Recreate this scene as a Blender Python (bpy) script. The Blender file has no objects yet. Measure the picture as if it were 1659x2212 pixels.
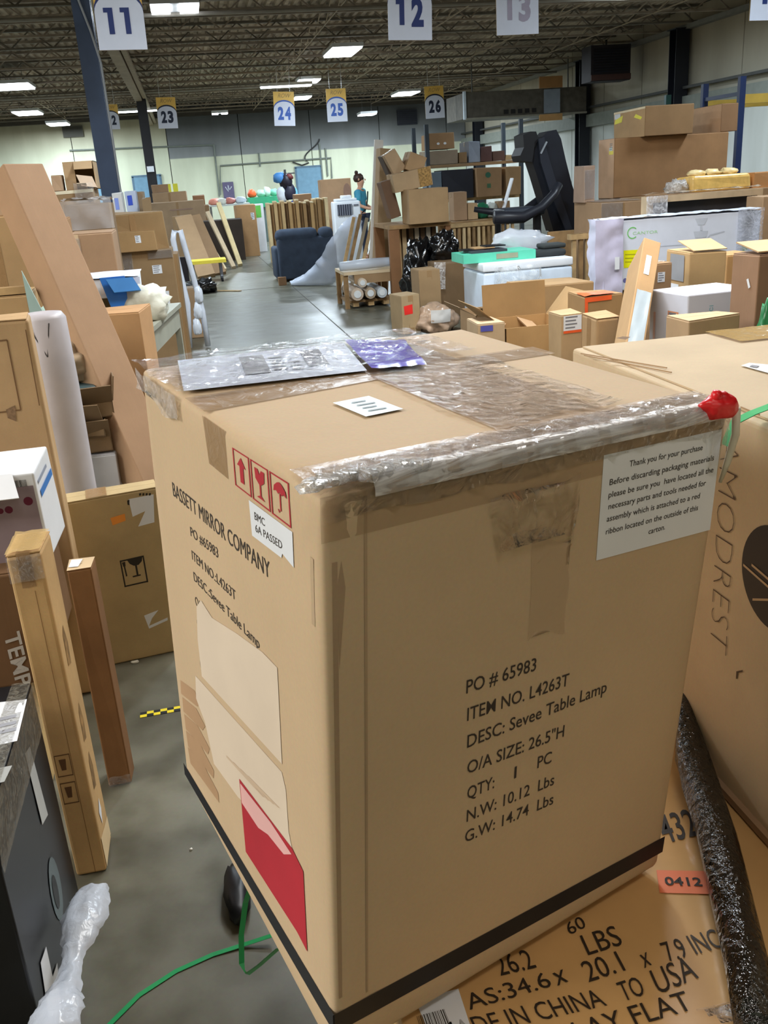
import bpy, bmesh, math, random
from mathutils import Vector, Matrix, Euler, noise
S = bpy.context.scene
COL = S.collection
R = math.radians
random.seed(7)

# ------------------------------------------------------------------ camera, world, lights, exposure
FPX, W_, H_ = 1974.0, 1659.0, 2212.0
HC = 1.65
PITCH, ROLL, YAW = R(20.04), R(3.9), R(10.3)
_fw = Vector((math.sin(YAW)*math.cos(PITCH), math.cos(YAW)*math.cos(PITCH), -math.sin(PITCH)))
_rt0 = Vector((math.cos(YAW), -math.sin(YAW), 0)); _up0 = _rt0.cross(_fw)
_rt = _rt0*math.cos(ROLL) - _up0*math.sin(ROLL)
_up = _up0*math.cos(ROLL) + _rt0*math.sin(ROLL)
EYE = Vector((0, 0, HC))
cam = bpy.data.cameras.new('camera'); co = bpy.data.objects.new('camera', cam); COL.objects.link(co)
cam.sensor_fit = 'VERTICAL'; cam.sensor_height = 36.0; cam.lens = 36.0*FPX/H_
cam.clip_start = 0.02; cam.clip_end = 200
co.matrix_world = Matrix(((_rt.x, _up.x, -_fw.x, 0), (_rt.y, _up.y, -_fw.y, 0), (_rt.z, _up.z, -_fw.z, HC), (0, 0, 0, 1)))
S.camera = co

wd = bpy.data.worlds.new('world'); S.world = wd; wd.use_nodes = True
wd.node_tree.nodes['Background'].inputs[0].default_value = (0.75, 0.85, 1.0, 1)
wd.node_tree.nodes['Background'].inputs[1].default_value = 0.3

def area(loc, sx, sy, power, col=(0.77, 0.90, 1.0), spread=180, rot=(0, 0, 0)):
    l = bpy.data.lights.new('area_light', 'AREA'); l.shape = 'RECTANGLE'; l.size = sx; l.size_y = sy
    l.energy = power; l.color = col; l.spread = R(spread)
    o = bpy.data.objects.new('area_light', l); COL.objects.link(o); o.location = loc; o.rotation_euler = rot
    return o
# unseen lights without fixtures: large one from the left, near overhead, two fills
area((-7.0, 1.8, 4.6), 6.0, 5.0, 860, (1.0, 0.96, 0.90))
area((2.5, 4.4, 4.65), 3.0, 2.0, 225, (1.0, 0.98, 0.94))
area((2.2, -4.2, 4.6), 3.0, 1.2, 35, (1.0, 0.90, 0.78))  # fill added behind the camera to lift the lamp carton's front
area((0.3, -0.9, 4.6), 1.2, 0.6, 26, (1.0, 0.93, 0.84))  # fill added overhead to brighten the flat carton and the pale carton's side

vs = S.view_settings
vs.view_transform = 'Standard'; vs.look = 'None'; vs.gamma = 1.0; vs.use_curve_mapping = False
vs.exposure = 0.55

# ------------------------------------------------------------------ helpers
def ray(px, py):
    d = _fw + _rt*((px-W_/2)/FPX) - _up*((py-H_/2)/FPX); return d.normalized()
def at(px, py, Y):            # the point of the hall at depth Y that is seen at a pixel
    d = ray(px, py); return EYE + d*(Y/d.y)
def atz(px, py, z):
    d = ray(px, py); return EYE + d*((z-HC)/d.z)
def atx(px, py, x):
    d = ray(px, py); return EYE + d*(x/d.x)
def lin(c):
    return tuple(((v/255)/12.92 if v/255 <= 0.04045 else ((v/255+0.055)/1.055)**2.4) for v in c[:3])

def tag(o, label=None, cat=None, group=None, kind=None):
    if label: o['label'] = label
    if cat: o['category'] = cat
    if group: o['group'] = group
    if kind: o['kind'] = kind
    return o
def empty(name, label=None, cat=None, loc=(0, 0, 0), rot=(0, 0, 0), group=None):
    o = bpy.data.objects.new(name, None); COL.objects.link(o); o.location = loc; o.rotation_euler = rot
    o.empty_display_size = 0.1
    return tag(o, label, cat, group)
def mobj(name, verts, faces, mat, parent=None, smooth=False):
    m = bpy.data.meshes.new(name); m.from_pydata([tuple(v) for v in verts], [], faces); m.update()
    if mat: m.materials.append(mat)
    if smooth:
        for p in m.polygons: p.use_smooth = True
    o = bpy.data.objects.new(name, m); COL.objects.link(o)
    if parent: o.parent = parent
    return o
class MB:                      # collects simple shapes into one mesh
    def __init__(s): s.v = []; s.f = []
    def add(s, v, f):
        n = len(s.v); s.v += [tuple(a) for a in v]; s.f += [tuple(i+n for i in q) for q in f]; return s
    def box(s, c, d, rot=None, taper=None):
        c = Vector(c); M = Euler(rot).to_matrix() if rot else Matrix.Identity(3); vs_ = []
        for z in (-1, 1):
            k = taper if (taper and z > 0) else 1
            for x, y in ((-1, -1), (1, -1), (1, 1), (-1, 1)):
                vs_.append(c + M @ Vector((x*d[0]/2*k, y*d[1]/2*k, z*d[2]/2)))
        return s.add(vs_, [(0, 3, 2, 1), (4, 5, 6, 7), (0, 1, 5, 4), (1, 2, 6, 5), (2, 3, 7, 6), (3, 0, 4, 7)])
    def bar(s, a, b, w, h=None, up=(0, 0, 1)):
        a, b = Vector(a), Vector(b); h = h or w; t = (b-a).normalized(); u = Vector(up)
        if abs(t.dot(u)) > 0.98: u = Vector((0, 1, 0))
        x = t.cross(u).normalized(); y = x.cross(t)
        vs_ = [p + x*(i*w/2) + y*(j*h/2) for p in (a, b) for i, j in ((-1, -1), (1, -1), (1, 1), (-1, 1))]
        return s.add(vs_, [(0, 1, 2, 3), (7, 6, 5, 4), (0, 4, 5, 1), (1, 5, 6, 2), (2, 6, 7, 3), (3, 7, 4, 0)])
    def tube(s, pts, r, n=8, caps=True):
        pts = [Vector(p) for p in pts]; rs = r if isinstance(r, (list, tuple)) else [r]*len(pts)
        vs_ = []; fs = []
        prev = None
        for i, p in enumerate(pts):
            t = (pts[min(i+1, len(pts)-1)] - pts[max(i-1, 0)]).normalized()
            if prev is None:
                prev = t.cross(Vector((0, 0, 1)))
                if prev.length < 0.1: prev = t.cross(Vector((0, 1, 0)))
            x = (prev - t*prev.dot(t)).normalized(); y = t.cross(x); prev = x
            vs_ += [p + (x*math.cos(k*2*math.pi/n) + y*math.sin(k*2*math.pi/n))*rs[i] for k in range(n)]
        for i in range(len(pts)-1):
            fs += [(i*n+k, i*n+(k+1) % n, (i+1)*n+(k+1) % n, (i+1)*n+k) for k in range(n)]
        if caps: fs += [tuple(range(n-1, -1, -1)), tuple((len(pts)-1)*n+k for k in range(n))]
        return s.add(vs_, fs)
    def build(s, name, mat, parent=None, smooth=False): return mobj(name, s.v, s.f, mat, parent, smooth)

# ------------------------------------------------------------------ materials
_M = {}
def nodes(name):
    m = bpy.data.materials.new(name); m.use_nodes = True
    nt = m.node_tree; return m, nt, nt.nodes['Principled BSDF']
def N(nt, t, **k):
    n = nt.nodes.new(t)
    for a, b in k.items():
        if a in n.inputs: n.inputs[a].default_value = b
        else: setattr(n, a, b)
    return n
def bump(nt, b, src, strength, dist=0.002):
    n = N(nt, 'ShaderNodeBump'); n.inputs['Strength'].default_value = strength; n.inputs['Distance'].default_value = dist
    nt.links.new(src, n.inputs['Height']); nt.links.new(n.outputs[0], b.inputs['Normal']); return n
def plain(rgb, rough=0.6, metal=0.0, spec=0.4, vary=0.06, scale=6.0, bmp=0.0, bscale=60.0):
    key = ('p', tuple(rgb), rough, metal, vary, scale, bmp, bscale)
    if key in _M: return _M[key]
    m, nt, b = nodes('plain_%d_%d_%d' % tuple(int(v) for v in rgb[:3]))
    c = lin(rgb); tc = N(nt, 'ShaderNodeTexCoord')
    nz = N(nt, 'ShaderNodeTexNoise'); nz.inputs['Scale'].default_value = scale; nz.inputs['Detail'].default_value = 5
    nt.links.new(tc.outputs['Object'], nz.inputs['Vector'])
    rp = N(nt, 'ShaderNodeValToRGB'); rp.color_ramp.elements[0].position = 0.3; rp.color_ramp.elements[1].position = 0.7
    rp.color_ramp.elements[0].color = (*[v*(1-vary*2) for v in c], 1); rp.color_ramp.elements[1].color = (*[min(1, v*(1+vary)) for v in c], 1)
    nt.links.new(nz.outputs[0], rp.inputs[0]); nt.links.new(rp.outputs[0], b.inputs['Base Color'])
    b.inputs['Roughness'].default_value = rough; b.inputs['Metallic'].default_value = metal
    b.inputs['Specular IOR Level'].default_value = spec
    if bmp:
        n2 = N(nt, 'ShaderNodeTexNoise'); n2.inputs['Scale'].default_value = bscale; n2.inputs['Detail'].default_value = 3
        nt.links.new(tc.outputs['Object'], n2.inputs['Vector']); bump(nt, b, n2.outputs[0], bmp, 0.01)
    _M[key] = m; return m
def cardboard(rgb=(196, 162, 122), dirt=0.10):
    key = ('c', tuple(rgb), dirt)
    if key in _M: return _M[key]
    m, nt, b = nodes('cardboard_%d_%d_%d' % tuple(rgb))
    c = lin((rgb[0], min(255, rgb[1]+4), min(255, rgb[2]+9))); tc = N(nt, 'ShaderNodeTexCoord')
    n1 = N(nt, 'ShaderNodeTexNoise'); n1.inputs['Scale'].default_value = 3.2; n1.inputs['Detail'].default_value = 6; n1.inputs['Roughness'].default_value = 0.6
    n2 = N(nt, 'ShaderNodeTexNoise'); n2.inputs['Scale'].default_value = 240; n2.inputs['Detail'].default_value = 3
    nt.links.new(tc.outputs['Object'], n1.inputs['Vector']); nt.links.new(tc.outputs['Object'], n2.inputs['Vector'])
    r1 = N(nt, 'ShaderNodeValToRGB'); e = r1.color_ramp.elements; e[0].position = 0.33; e[1].position = 0.62
    e[0].color = (*[v*(1-dirt*1.6) for v in c], 1); e[1].color = (*c, 1)
    nt.links.new(n1.outputs[0], r1.inputs[0])
    mx = N(nt, 'ShaderNodeMix'); mx.data_type = 'RGBA'; mx.blend_type = 'MULTIPLY'; mx.inputs['Factor'].default_value = 0.16
    nt.links.new(r1.outputs[0], mx.inputs[6]); nt.links.new(n2.outputs[1], mx.inputs[7])
    nt.links.new(mx.outputs[2], b.inputs['Base Color'])
    b.inputs['Roughness'].default_value = 0.72; b.inputs['Specular IOR Level'].default_value = 0.25
    w = N(nt, 'ShaderNodeTexNoise'); w.inputs['Scale'].default_value = 1.0; w.inputs['Detail'].default_value = 3
    mp = N(nt, 'ShaderNodeMapping'); mp.inputs['Scale'].default_value = (42, 42, 2.5)
    nt.links.new(tc.outputs['Object'], mp.inputs[0]); nt.links.new(mp.outputs[0], w.inputs['Vector'])
    bump(nt, b, w.outputs[0], 0.25, 0.0025)
    _M[key] = m; return m
def tape_mat(rgb=(168, 134, 94), rough=0.22, alpha=0.75):
    key = ('t', tuple(rgb), rough, alpha)
    if key in _M: return _M[key]
    m, nt, b = nodes('tape_%d' % rgb[0]); tc = N(nt, 'ShaderNodeTexCoord')
    b.inputs['Base Color'].default_value = (*lin(rgb), 1); b.inputs['Roughness'].default_value = rough; b.inputs['Alpha'].default_value = alpha
    n = N(nt, 'ShaderNodeTexNoise'); n.inputs['Scale'].default_value = 38; n.inputs['Detail'].default_value = 5; n.inputs['Distortion'].default_value = 1.5
    nt.links.new(tc.outputs['Object'], n.inputs['Vector']); bump(nt, b, n.outputs[0], 0.5, 0.004)
    _M[key] = m; return m
def film_mat(tint=(225, 230, 235), amount=0.12, rough=0.10, scale=60, ior=1.30, st=None):
    """clear crinkled plastic: mostly see-through, milky where creased, glossy"""
    key = ('f', tuple(tint), amount, rough, scale, ior, st)
    if key in _M: return _M[key]
    m = bpy.data.materials.new('clear_plastic'); m.use_nodes = True; nt = m.node_tree; nt.nodes.clear()
    out = N(nt, 'ShaderNodeOutputMaterial'); tr = N(nt, 'ShaderNodeBsdfTransparent'); gl = N(nt, 'ShaderNodeBsdfGlossy'); df = N(nt, 'ShaderNodeBsdfDiffuse')
    gl.inputs['Roughness'].default_value = rough; gl.inputs[0].default_value = (1, 1, 1, 1); df.inputs[0].default_value = (*lin(tint), 1)
    tc = N(nt, 'ShaderNodeTexCoord'); nz = N(nt, 'ShaderNodeTexNoise'); nz.inputs['Scale'].default_value = scale; nz.inputs['Detail'].default_value = 6; nz.inputs['Distortion'].default_value = 2.2
    if st:
        mp = N(nt, 'ShaderNodeMapping'); mp.inputs['Scale'].default_value = st; nt.links.new(tc.outputs['Object'], mp.inputs[0]); nt.links.new(mp.outputs[0], nz.inputs['Vector'])
    else: nt.links.new(tc.outputs['Object'], nz.inputs['Vector'])
    bp = N(nt, 'ShaderNodeBump'); bp.inputs['Strength'].default_value = 0.9; bp.inputs['Distance'].default_value = 0.012
    nt.links.new(nz.outputs[0], bp.inputs['Height']); nt.links.new(bp.outputs[0], gl.inputs['Normal'])
    rp = N(nt, 'ShaderNodeValToRGB'); rp.color_ramp.elements[0].position = 0.42; rp.color_ramp.elements[1].position = 0.72
    rp.color_ramp.elements[0].color = (amount*0.5,)*3 + (1,); rp.color_ramp.elements[1].color = (min(1, amount*1.9),)*3 + (1,)
    nt.links.new(nz.outputs[0], rp.inputs[0])
    m1 = N(nt, 'ShaderNodeMixShader'); nt.links.new(rp.outputs[0], m1.inputs[0]); nt.links.new(tr.outputs[0], m1.inputs[1]); nt.links.new(df.outputs[0], m1.inputs[2])
    fr = N(nt, 'ShaderNodeFresnel'); fr.inputs[0].default_value = ior; nt.links.new(bp.outputs[0], fr.inputs['Normal'])
    m2 = N(nt, 'ShaderNodeMixShader'); nt.links.new(fr.outputs[0], m2.inputs[0]); nt.links.new(m1.outputs[0], m2.inputs[1]); nt.links.new(gl.outputs[0], m2.inputs[2])
    nt.links.new(m2.outputs[0], out.inputs[0]); _M[key] = m; return m
def emit_mat(rgb, st):
    m = bpy.data.materials.new('lamp_glow'); m.use_nodes = True; nt = m.node_tree; nt.nodes.clear()
    o = N(nt, 'ShaderNodeOutputMaterial'); e = N(nt, 'ShaderNodeEmission'); e.inputs[0].default_value = (*lin(rgb), 1); e.inputs[1].default_value = st
    nt.links.new(e.outputs[0], o.inputs[0]); return m
INK = plain((38, 30, 26), 0.6, vary=0.02); INKB = plain((26, 40, 92), 0.6, vary=0.02); PAPER = plain((226, 230, 236), 0.5, vary=0.02)
INKG = plain((104, 92, 76), 0.7, vary=0.03); TAPE = tape_mat(); CLEAR = film_mat()
WHITE = plain((232, 236, 242), 0.45, vary=0.03)
WOOD = plain((190, 158, 112), 0.65, vary=0.16, scale=9); WOODD = plain((150, 118, 78), 0.7, vary=0.2, scale=7)
BLACKP = plain((20, 21, 25), 0.45, vary=0.1); BAGB = plain((12, 12, 14), 0.18, vary=0.1, spec=0.7, bmp=0.5, bscale=14)

# ------------------------------------------------------------------ text (built-in font) and shapes on faces
_tc = {}
def text_geo(s, bold=0.0, shear=0.0):
    k = (s, bold, shear)
    if k in _tc: return _tc[k]
    cu = bpy.data.curves.new('t', 'FONT'); cu.body = s; cu.size = 1; cu.offset = bold; cu.shear = shear; cu.resolution_u = 3
    o = bpy.data.objects.new('t', cu); COL.objects.link(o); dg = bpy.context.evaluated_depsgraph_get()
    me = bpy.data.meshes.new_from_object(o.evaluated_get(dg))
    v = [tuple(p.co) for p in me.vertices]; f = [tuple(p.vertices) for p in me.polygons]
    bpy.data.objects.remove(o); bpy.data.curves.remove(cu); bpy.data.meshes.remove(me)
    _tc[k] = (v, f); return v, f
CAP = max(p[1] for p in text_geo('H')[0])
def text_on(F, s, a, b, h, mat=None, parent=None, up=(0, 1), off=0.0016, bold=0.0, shear=0.0, name='printed_text'):
    """F(u,v,off)->point; baseline runs a->b in face coordinates; h = capital height along up"""
    v, f = text_geo(s, bold, shear); x0 = min(p[0] for p in v); x1 = max(p[0] for p in v)
    P = []
    for p in v:
        t = (p[0]-x0)/(x1-x0); y = p[1]/CAP*h
        P.append(F(a[0]+(b[0]-a[0])*t+up[0]*y, a[1]+(b[1]-a[1])*t+up[1]*y, off))
    return mobj(name, P, f, mat or INK, parent)
def poly_on(F, pts, mat, parent, name='sticker', off=0.0009, n=1):
    """polygon of face coordinates, laid on the face"""
    if len(pts) == 4 and n > 1:
        V = []; Q = []
        for j in range(n+1):
            for i in range(n+1):
                s, t = i/n, j/n
                u = [pts[0][k]*(1-s)*(1-t)+pts[1][k]*s*(1-t)+pts[2][k]*s*t+pts[3][k]*(1-s)*t for k in (0, 1)]
                V.append(F(u[0], u[1], off))
        Q = [(j*(n+1)+i, j*(n+1)+i+1, (j+1)*(n+1)+i+1, (j+1)*(n+1)+i) for j in range(n) for i in range(n)]
        return mobj(name, V, Q, mat, parent)
    return mobj(name, [F(p[0], p[1], off) for p in pts], [tuple(range(len(pts)))], mat, parent)
def rect(u0, v0, u1, v1): return [(u0, v0), (u1, v0), (u1, v1), (u0, v1)]
def polys_on(F, plist, mat, parent, name='print_mark', off=0.0016):
    V = []; Q = []
    for p in plist:
        n = len(V); V += [F(a, b, off) for a, b in p]; Q.append(tuple(range(n, n+len(p))))
    return mobj(name, V, Q, mat, parent)
def barcode(F, u0, v0, u1, v1, parent, seed=1, mat=None):
    rnd = random.Random(seed); x = u0; L = []
    while x < u1:
        w = rnd.choice((0.012, 0.02, 0.03))*(u1-u0)*1.2; L.append(rect(x, v0, min(x+w, u1), v1)); x += w + rnd.choice((0.015, 0.03))*(u1-u0)*1.3
    return polys_on(F, L, mat or INK, parent, 'barcode')
def lined_label(F, u0, v0, u1, v1, parent, seed=1, paper=None, rows=4):
    """shipping label: paper with rows of small printing too small to read"""
    poly_on(F, rect(u0, v0, u1, v1), paper or PAPER, parent, 'shipping_label', 0.0012)
    rnd = random.Random(seed); L = []; du, dv = u1-u0, v1-v0
    for r in range(rows):
        y = v0+dv*(0.15+0.7*r/max(1, rows-1)); x = u0+du*0.1
        e = u0+du*rnd.uniform(0.55, 0.92)
        L.append(rect(x, y, e, y+dv*0.35/rows))
    polys_on(F, L, plain((120, 122, 130), 0.7, vary=0.02), parent, 'label_print', 0.0018)

def roundhex(cn, r, nseg=1, disp=None):
    """rounded box: cn = dict of 8 corners; returns verts, faces. nseg interior cells per side"""
    dims = [((cn['rfd']-cn['lfd']).length + (cn['rft']-cn['lft']).length)/2, ((cn['lbd']-cn['lfd']).length+(cn['rbd']-cn['rfd']).length)/2, (cn['lft']-cn['lfd']).length]
    r = min(r, min(dims)*0.45)
    ax = []
    for d in dims:
        inner = [r+(d-2*r)*i/nseg for i in range(nseg+1)]
        ax.append([0, r*0.35] + inner + [d-r*0.35, d])
    def tri(p):
        u, v, w = (p[i]/dims[i] for i in range(3))
        q = Vector((0, 0, 0))
        for a, x in (('l', 1-u), ('r', u)):
            for b_, y in (('f', 1-v), ('b', v)):
                for c_, z in (('d', 1-w), ('t', w)): q += cn[a+b_+c_]*(x*y*z)
        return q
    idx = {}; V = []; Q = []
    def vid(i, j, k):
        if (i, j, k) in idx: return idx[(i, j, k)]
        q = [ax[0][i], ax[1][j], ax[2][k]]; p = [min(max(q[t], r), dims[t]-r) for t in range(3)]
        d = Vector([q[t]-p[t] for t in range(3)]); d = d.normalized()*r if d.length > 0 else d
        w = Vector(p)+d
        P = tri(w)
        if disp: P = disp(P, [w[t]/dims[t] for t in range(3)])
        V.append(P); idx[(i, j, k)] = len(V)-1; return idx[(i, j, k)]
    n = [len(a)-1 for a in ax]
    for a in range(3):
        b_, c_ = (a+1) % 3, (a+2) % 3
        for side in (0, n[a]):
            for i in range(n[b_]):
                for j in range(n[c_]):
                    def g(x, y):
                        t = [0, 0, 0]; t[a] = side; t[b_] = x; t[c_] = y; return vid(*t)
                    f = (g(i, j), g(i+1, j), g(i+1, j+1), g(i, j+1))
                    Q.append(f if side else f[::-1])
    return V, Q
FACES = dict(front=('lfd', 'rfd', 'lft', 'rft'), left=('lbd', 'lfd', 'lbt', 'lft'), right=('rfd', 'rbd', 'rft', 'rbt'), top=('lft', 'rft', 'lbt', 'rbt'), back=('rbd', 'lbd', 'rbt', 'lbt'))
class Hexa:
    def __init__(s, cn): s.c = cn
    def F(s, face):
        a, b, c, d = [s.c[k] for k in FACES[face]]
        n = ((b-a).cross(c-a)).normalized()
        def f(u, v, off=0.0): return a*((1-u)*(1-v)) + b*(u*(1-v)) + c*((1-u)*v) + d*(u*v) + n*off
        f.w = (b-a).length; f.h = (c-a).length
        return f
def hexbox(w, d, h, jit=0.0, rnd=None):
    rnd = rnd or random.Random(1); c = {}
    for a, x in (('l', -w/2), ('r', w/2)):
        for b, y in (('f', -d/2), ('b', d/2)):
            for t, z in (('d', 0), ('t', h)):
                j = [rnd.uniform(-1, 1)*jit for _ in range(3)]
                if t == 'd': j[2] = 0
                c[a+b+t] = Vector((x+j[0], y+j[1], z+j[2]))
    return c
T = {}
def pose(n, tl, tr, Y, dep, z0=0.0, yaw=0, yb=None, h=None, minw=0, minside=-1):
    """size and place of a box whose front top edge is seen from tl to tr at depth Y"""
    if isinstance(z0, str): z0 = T[z0]['z']+T[z0]['h']+0.001
    y = R(yaw); xm = ((tl[0]+tr[0])/2, (tl[1]+tr[1])/2); c = at(xm[0], xm[1], Y); nn = Vector((math.sin(y), -math.cos(y), 0))
    def hit(px, py):
        d = ray(px, py); return EYE + d*(((c-EYE).dot(nn))/d.dot(nn))
    a, b = hit(*tl), hit(*tr); u = Vector((math.cos(y), math.sin(y), 0)); w = abs((b-a).dot(u)); zt = (a.z+b.z)/2
    if w < minw:
        if minside < 0: a = b - u*minw
        else: b = a + u*minw
        w = minw
    if yb is not None: z0 = hit(xm[0]+(1197-xm[0])/6000*(yb-xm[1]), yb).z
    if h is not None: z0 = zt-h
    m = (a+b)/2; ctr = m - nn*(dep/2)
    T[n] = dict(x=ctr.x, y=ctr.y, z=z0, w=w, d=dep, h=zt-z0, yaw=y); return T[n]
_n = [0]
def carton(key, label, rgb=(190, 156, 116), name='cardboard_box', cat='box', tape=('top',), tilt=(0, 0), group=None, jit=0.006, r=0.006, mat=None, flaps=True, dirt=0.1, tapemat=None, seam=0.5):
    p = T[key]; _n[0] += 1; rnd = random.Random(_n[0]*13)
    root = empty(name, label, cat, (p['x'], p['y'], p['z']), (R(tilt[0]), R(tilt[1]), p['yaw']), group)
    cn = hexbox(p['w'], p['d'], p['h'], jit, rnd); v, f = roundhex(cn, r); M_ = mat or cardboard(rgb, dirt)
    body = mobj('body', v, f, M_, root); H = Hexa(cn); H.root = root; H.p = p
    if flaps:
        Ft = H.F('top')
        for (v0, v1) in ((0.01, seam-0.006), (seam+0.006, 0.99)):
            V = []
            for o in (0.0005, 0.0035):
                V += [Ft(0.008, v0, o), Ft(0.992, v0, o), Ft(0.992, v1, o), Ft(0.008, v1, o)]
            mobj('flap', V, [(4, 5, 6, 7), (0, 1, 5, 4), (1, 2, 6, 5), (2, 3, 7, 6), (3, 0, 4, 7), (3, 2, 1, 0)], M_, root)
    tm = tapemat or TAPE
    if 'top' in tape:
        Ft = H.F('top'); Fl = H.F('left'); Fr = H.F('right'); k = min(0.03/p['d'], 0.2); dn = min(0.07/p['h'], 0.5)
        V = [Fl(1-(seam-k), 1-dn, .001), Fl(1-(seam+k), 1-dn, .001), Fl(1-(seam-k), 1, .001), Fl(1-(seam+k), 1, .001), Ft(0, seam-k, .0055), Ft(0, seam+k, .0055), Ft(1, seam-k, .0055), Ft(1, seam+k, .0055), Fr(seam-k, 1, .001), Fr(seam+k, 1, .001), Fr(seam-k, 1-dn, .001), Fr(seam+k, 1-dn, .001)]
        mobj('tape', V, [(2*i, 2*i+2, 2*i+3, 2*i+1) for i in range(5)], tm, root)
    if 'topy' in tape:
        Ft = H.F('top'); Ff = H.F('front'); k = min(0.03/p['w'], 0.2); dn = min(0.08/p['h'], 0.5)
        V = [Ff(.5-k, 1-dn, .001), Ff(.5+k, 1-dn, .001), Ff(.5-k, 1, .001), Ff(.5+k, 1, .001), Ft(.5-k, 0, .0058), Ft(.5+k, 0, .0058), Ft(.5-k, 1, .0058), Ft(.5+k, 1, .0058)]
        mobj('tape', V, [(2*i, 2*i+1, 2*i+3, 2*i+2) for i in range(3)], tm, root)
    if 'front' in tape:
        Ff = H.F('front'); k = min(0.03/p['w'], 0.2); poly_on(Ff, rect(.5-k, .01, .5+k, .99), tm, root, 'tape', .001)
    if 'left' in tape:
        Ff = H.F('left'); k = min(0.03/p['d'], 0.2); poly_on(Ff, rect(.5-k, .01, .5+k, .99), tm, root, 'tape', .001)
    return H
def slab(a, b, c, th, M_, parent, name='flap'):
    """thin board spanned by corner a and edge vectors b, c"""
    a, b, c = Vector(a), Vector(b), Vector(c); n = b.cross(c).normalized()*th
    V = [a, a+b, a+b+c, a+c]; V += [v+n for v in V]
    return mobj(name, V, [(3, 2, 1, 0), (4, 5, 6, 7), (0, 1, 5, 4), (1, 2, 6, 5), (2, 3, 7, 6), (3, 0, 4, 7)], M_, parent)
def open_carton(key, label, rgb=(186, 150, 108), angles=(110, 200, 150, 120), name='open_box', flap=0.4, tilt=(0, 0), cat='box'):
    p = T[key]; root = empty(name, label, cat, (p['x'], p['y'], p['z']), (R(tilt[0]), R(tilt[1]), p['yaw'])); M_ = cardboard(rgb); MI = cardboard(tuple(int(v*0.86) for v in rgb))
    w, d, h = p['w']/2, p['d']/2, p['h']; t = 0.005
    mb = MB().box((0, 0, t/2), (2*w, 2*d, t)).box((0, -d+t/2, h/2), (2*w, t, h)).box((0, d-t/2, h/2), (2*w, t, h)).box((-w+t/2, 0, h/2), (t, 2*d, h)).box((w-t/2, 0, h/2), (t, 2*d, h))
    mb.build('body', M_, root)
    L = min(w, d)*2*flap
    for i, ang in enumerate(angles):
        if ang is None: continue
        a = R(ang)    # 0 = folded shut, 90 = upright, 180+ = hanging outside
        if i == 0: o, e, inn = (-w, -d, h), (2*w, 0, 0), (0, 1, 0)
        if i == 1: o, e, inn = (w, -d, h), (0, 2*d, 0), (-1, 0, 0)
        if i == 2: o, e, inn = (w, d, h), (-2*w, 0, 0), (0, -1, 0)
        if i == 3: o, e, inn = (-w, d, h), (0, -2*d, 0), (1, 0, 0)
        dirv = Vector(inn)*math.cos(a) + Vector((0, 0, 1))*math.sin(a)
        slab(o, e, dirv*L, 0.004, MI, root)
    return root
def wrinkle(F, u0, v0, u1, v1, nu, nv, amp, off, mat, parent, name='plastic_film', seed=0, sc=18, smooth=True, edge=0.0):
    V = []
    for j in range(nv+1):
        for i in range(nu+1):
            u = u0+(u1-u0)*i/nu; v = v0+(v1-v0)*j/nv
            P = F(u, v, 0); k = noise.noise(Vector(P)*sc+Vector((seed, 0, 0))); k2 = noise.noise(Vector(P)*sc*2.7+Vector((0, seed, 0)))
            e = edge*noise.noise(Vector((u*9, v*9, seed)))
            V.append(F(u+(e if i in (0, nu) else 0), v+(e if j in (0, nv) else 0), off+amp*(0.9+k+0.5*k2)))
    Q = [(j*(nu+1)+i, j*(nu+1)+i+1, (j+1)*(nu+1)+i+1, (j+1)*(nu+1)+i) for j in range(nv) for i in range(nu)]
    return mobj(name, V, Q, mat, parent, smooth)
def blob(name, c, r, mat, parent=None, seed=0, amp=0.25, sc=3.0, sub=3, flat=0.0):
    bm = bmesh.new(); bmesh.ops.create_icosphere(bm, subdivisions=sub, radius=1)
    for v in bm.verts:
        n = v.co.normalized(); k = 1+amp*noise.noise(n*sc+Vector((seed, 1, 2)))+amp*0.5*abs(noise.noise(n*sc*3+Vector((seed, 5, 2))))
        p = Vector((n.x*r[0]*k, n.y*r[1]*k, n.z*r[2]*k))
        if p.z < -r[2]*0.75: p.z = -r[2]*0.75
        v.co = p+Vector((0, 0, r[2]*0.75))
    me = bpy.data.meshes.new(name); bm.to_mesh(me); bm.free(); me.materials.append(mat)
    for p in me.polygons: p.use_smooth = True
    o = bpy.data.objects.new(name, me); COL.objects.link(o); o.location = c
    if parent: o.parent = parent
    return o
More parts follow.
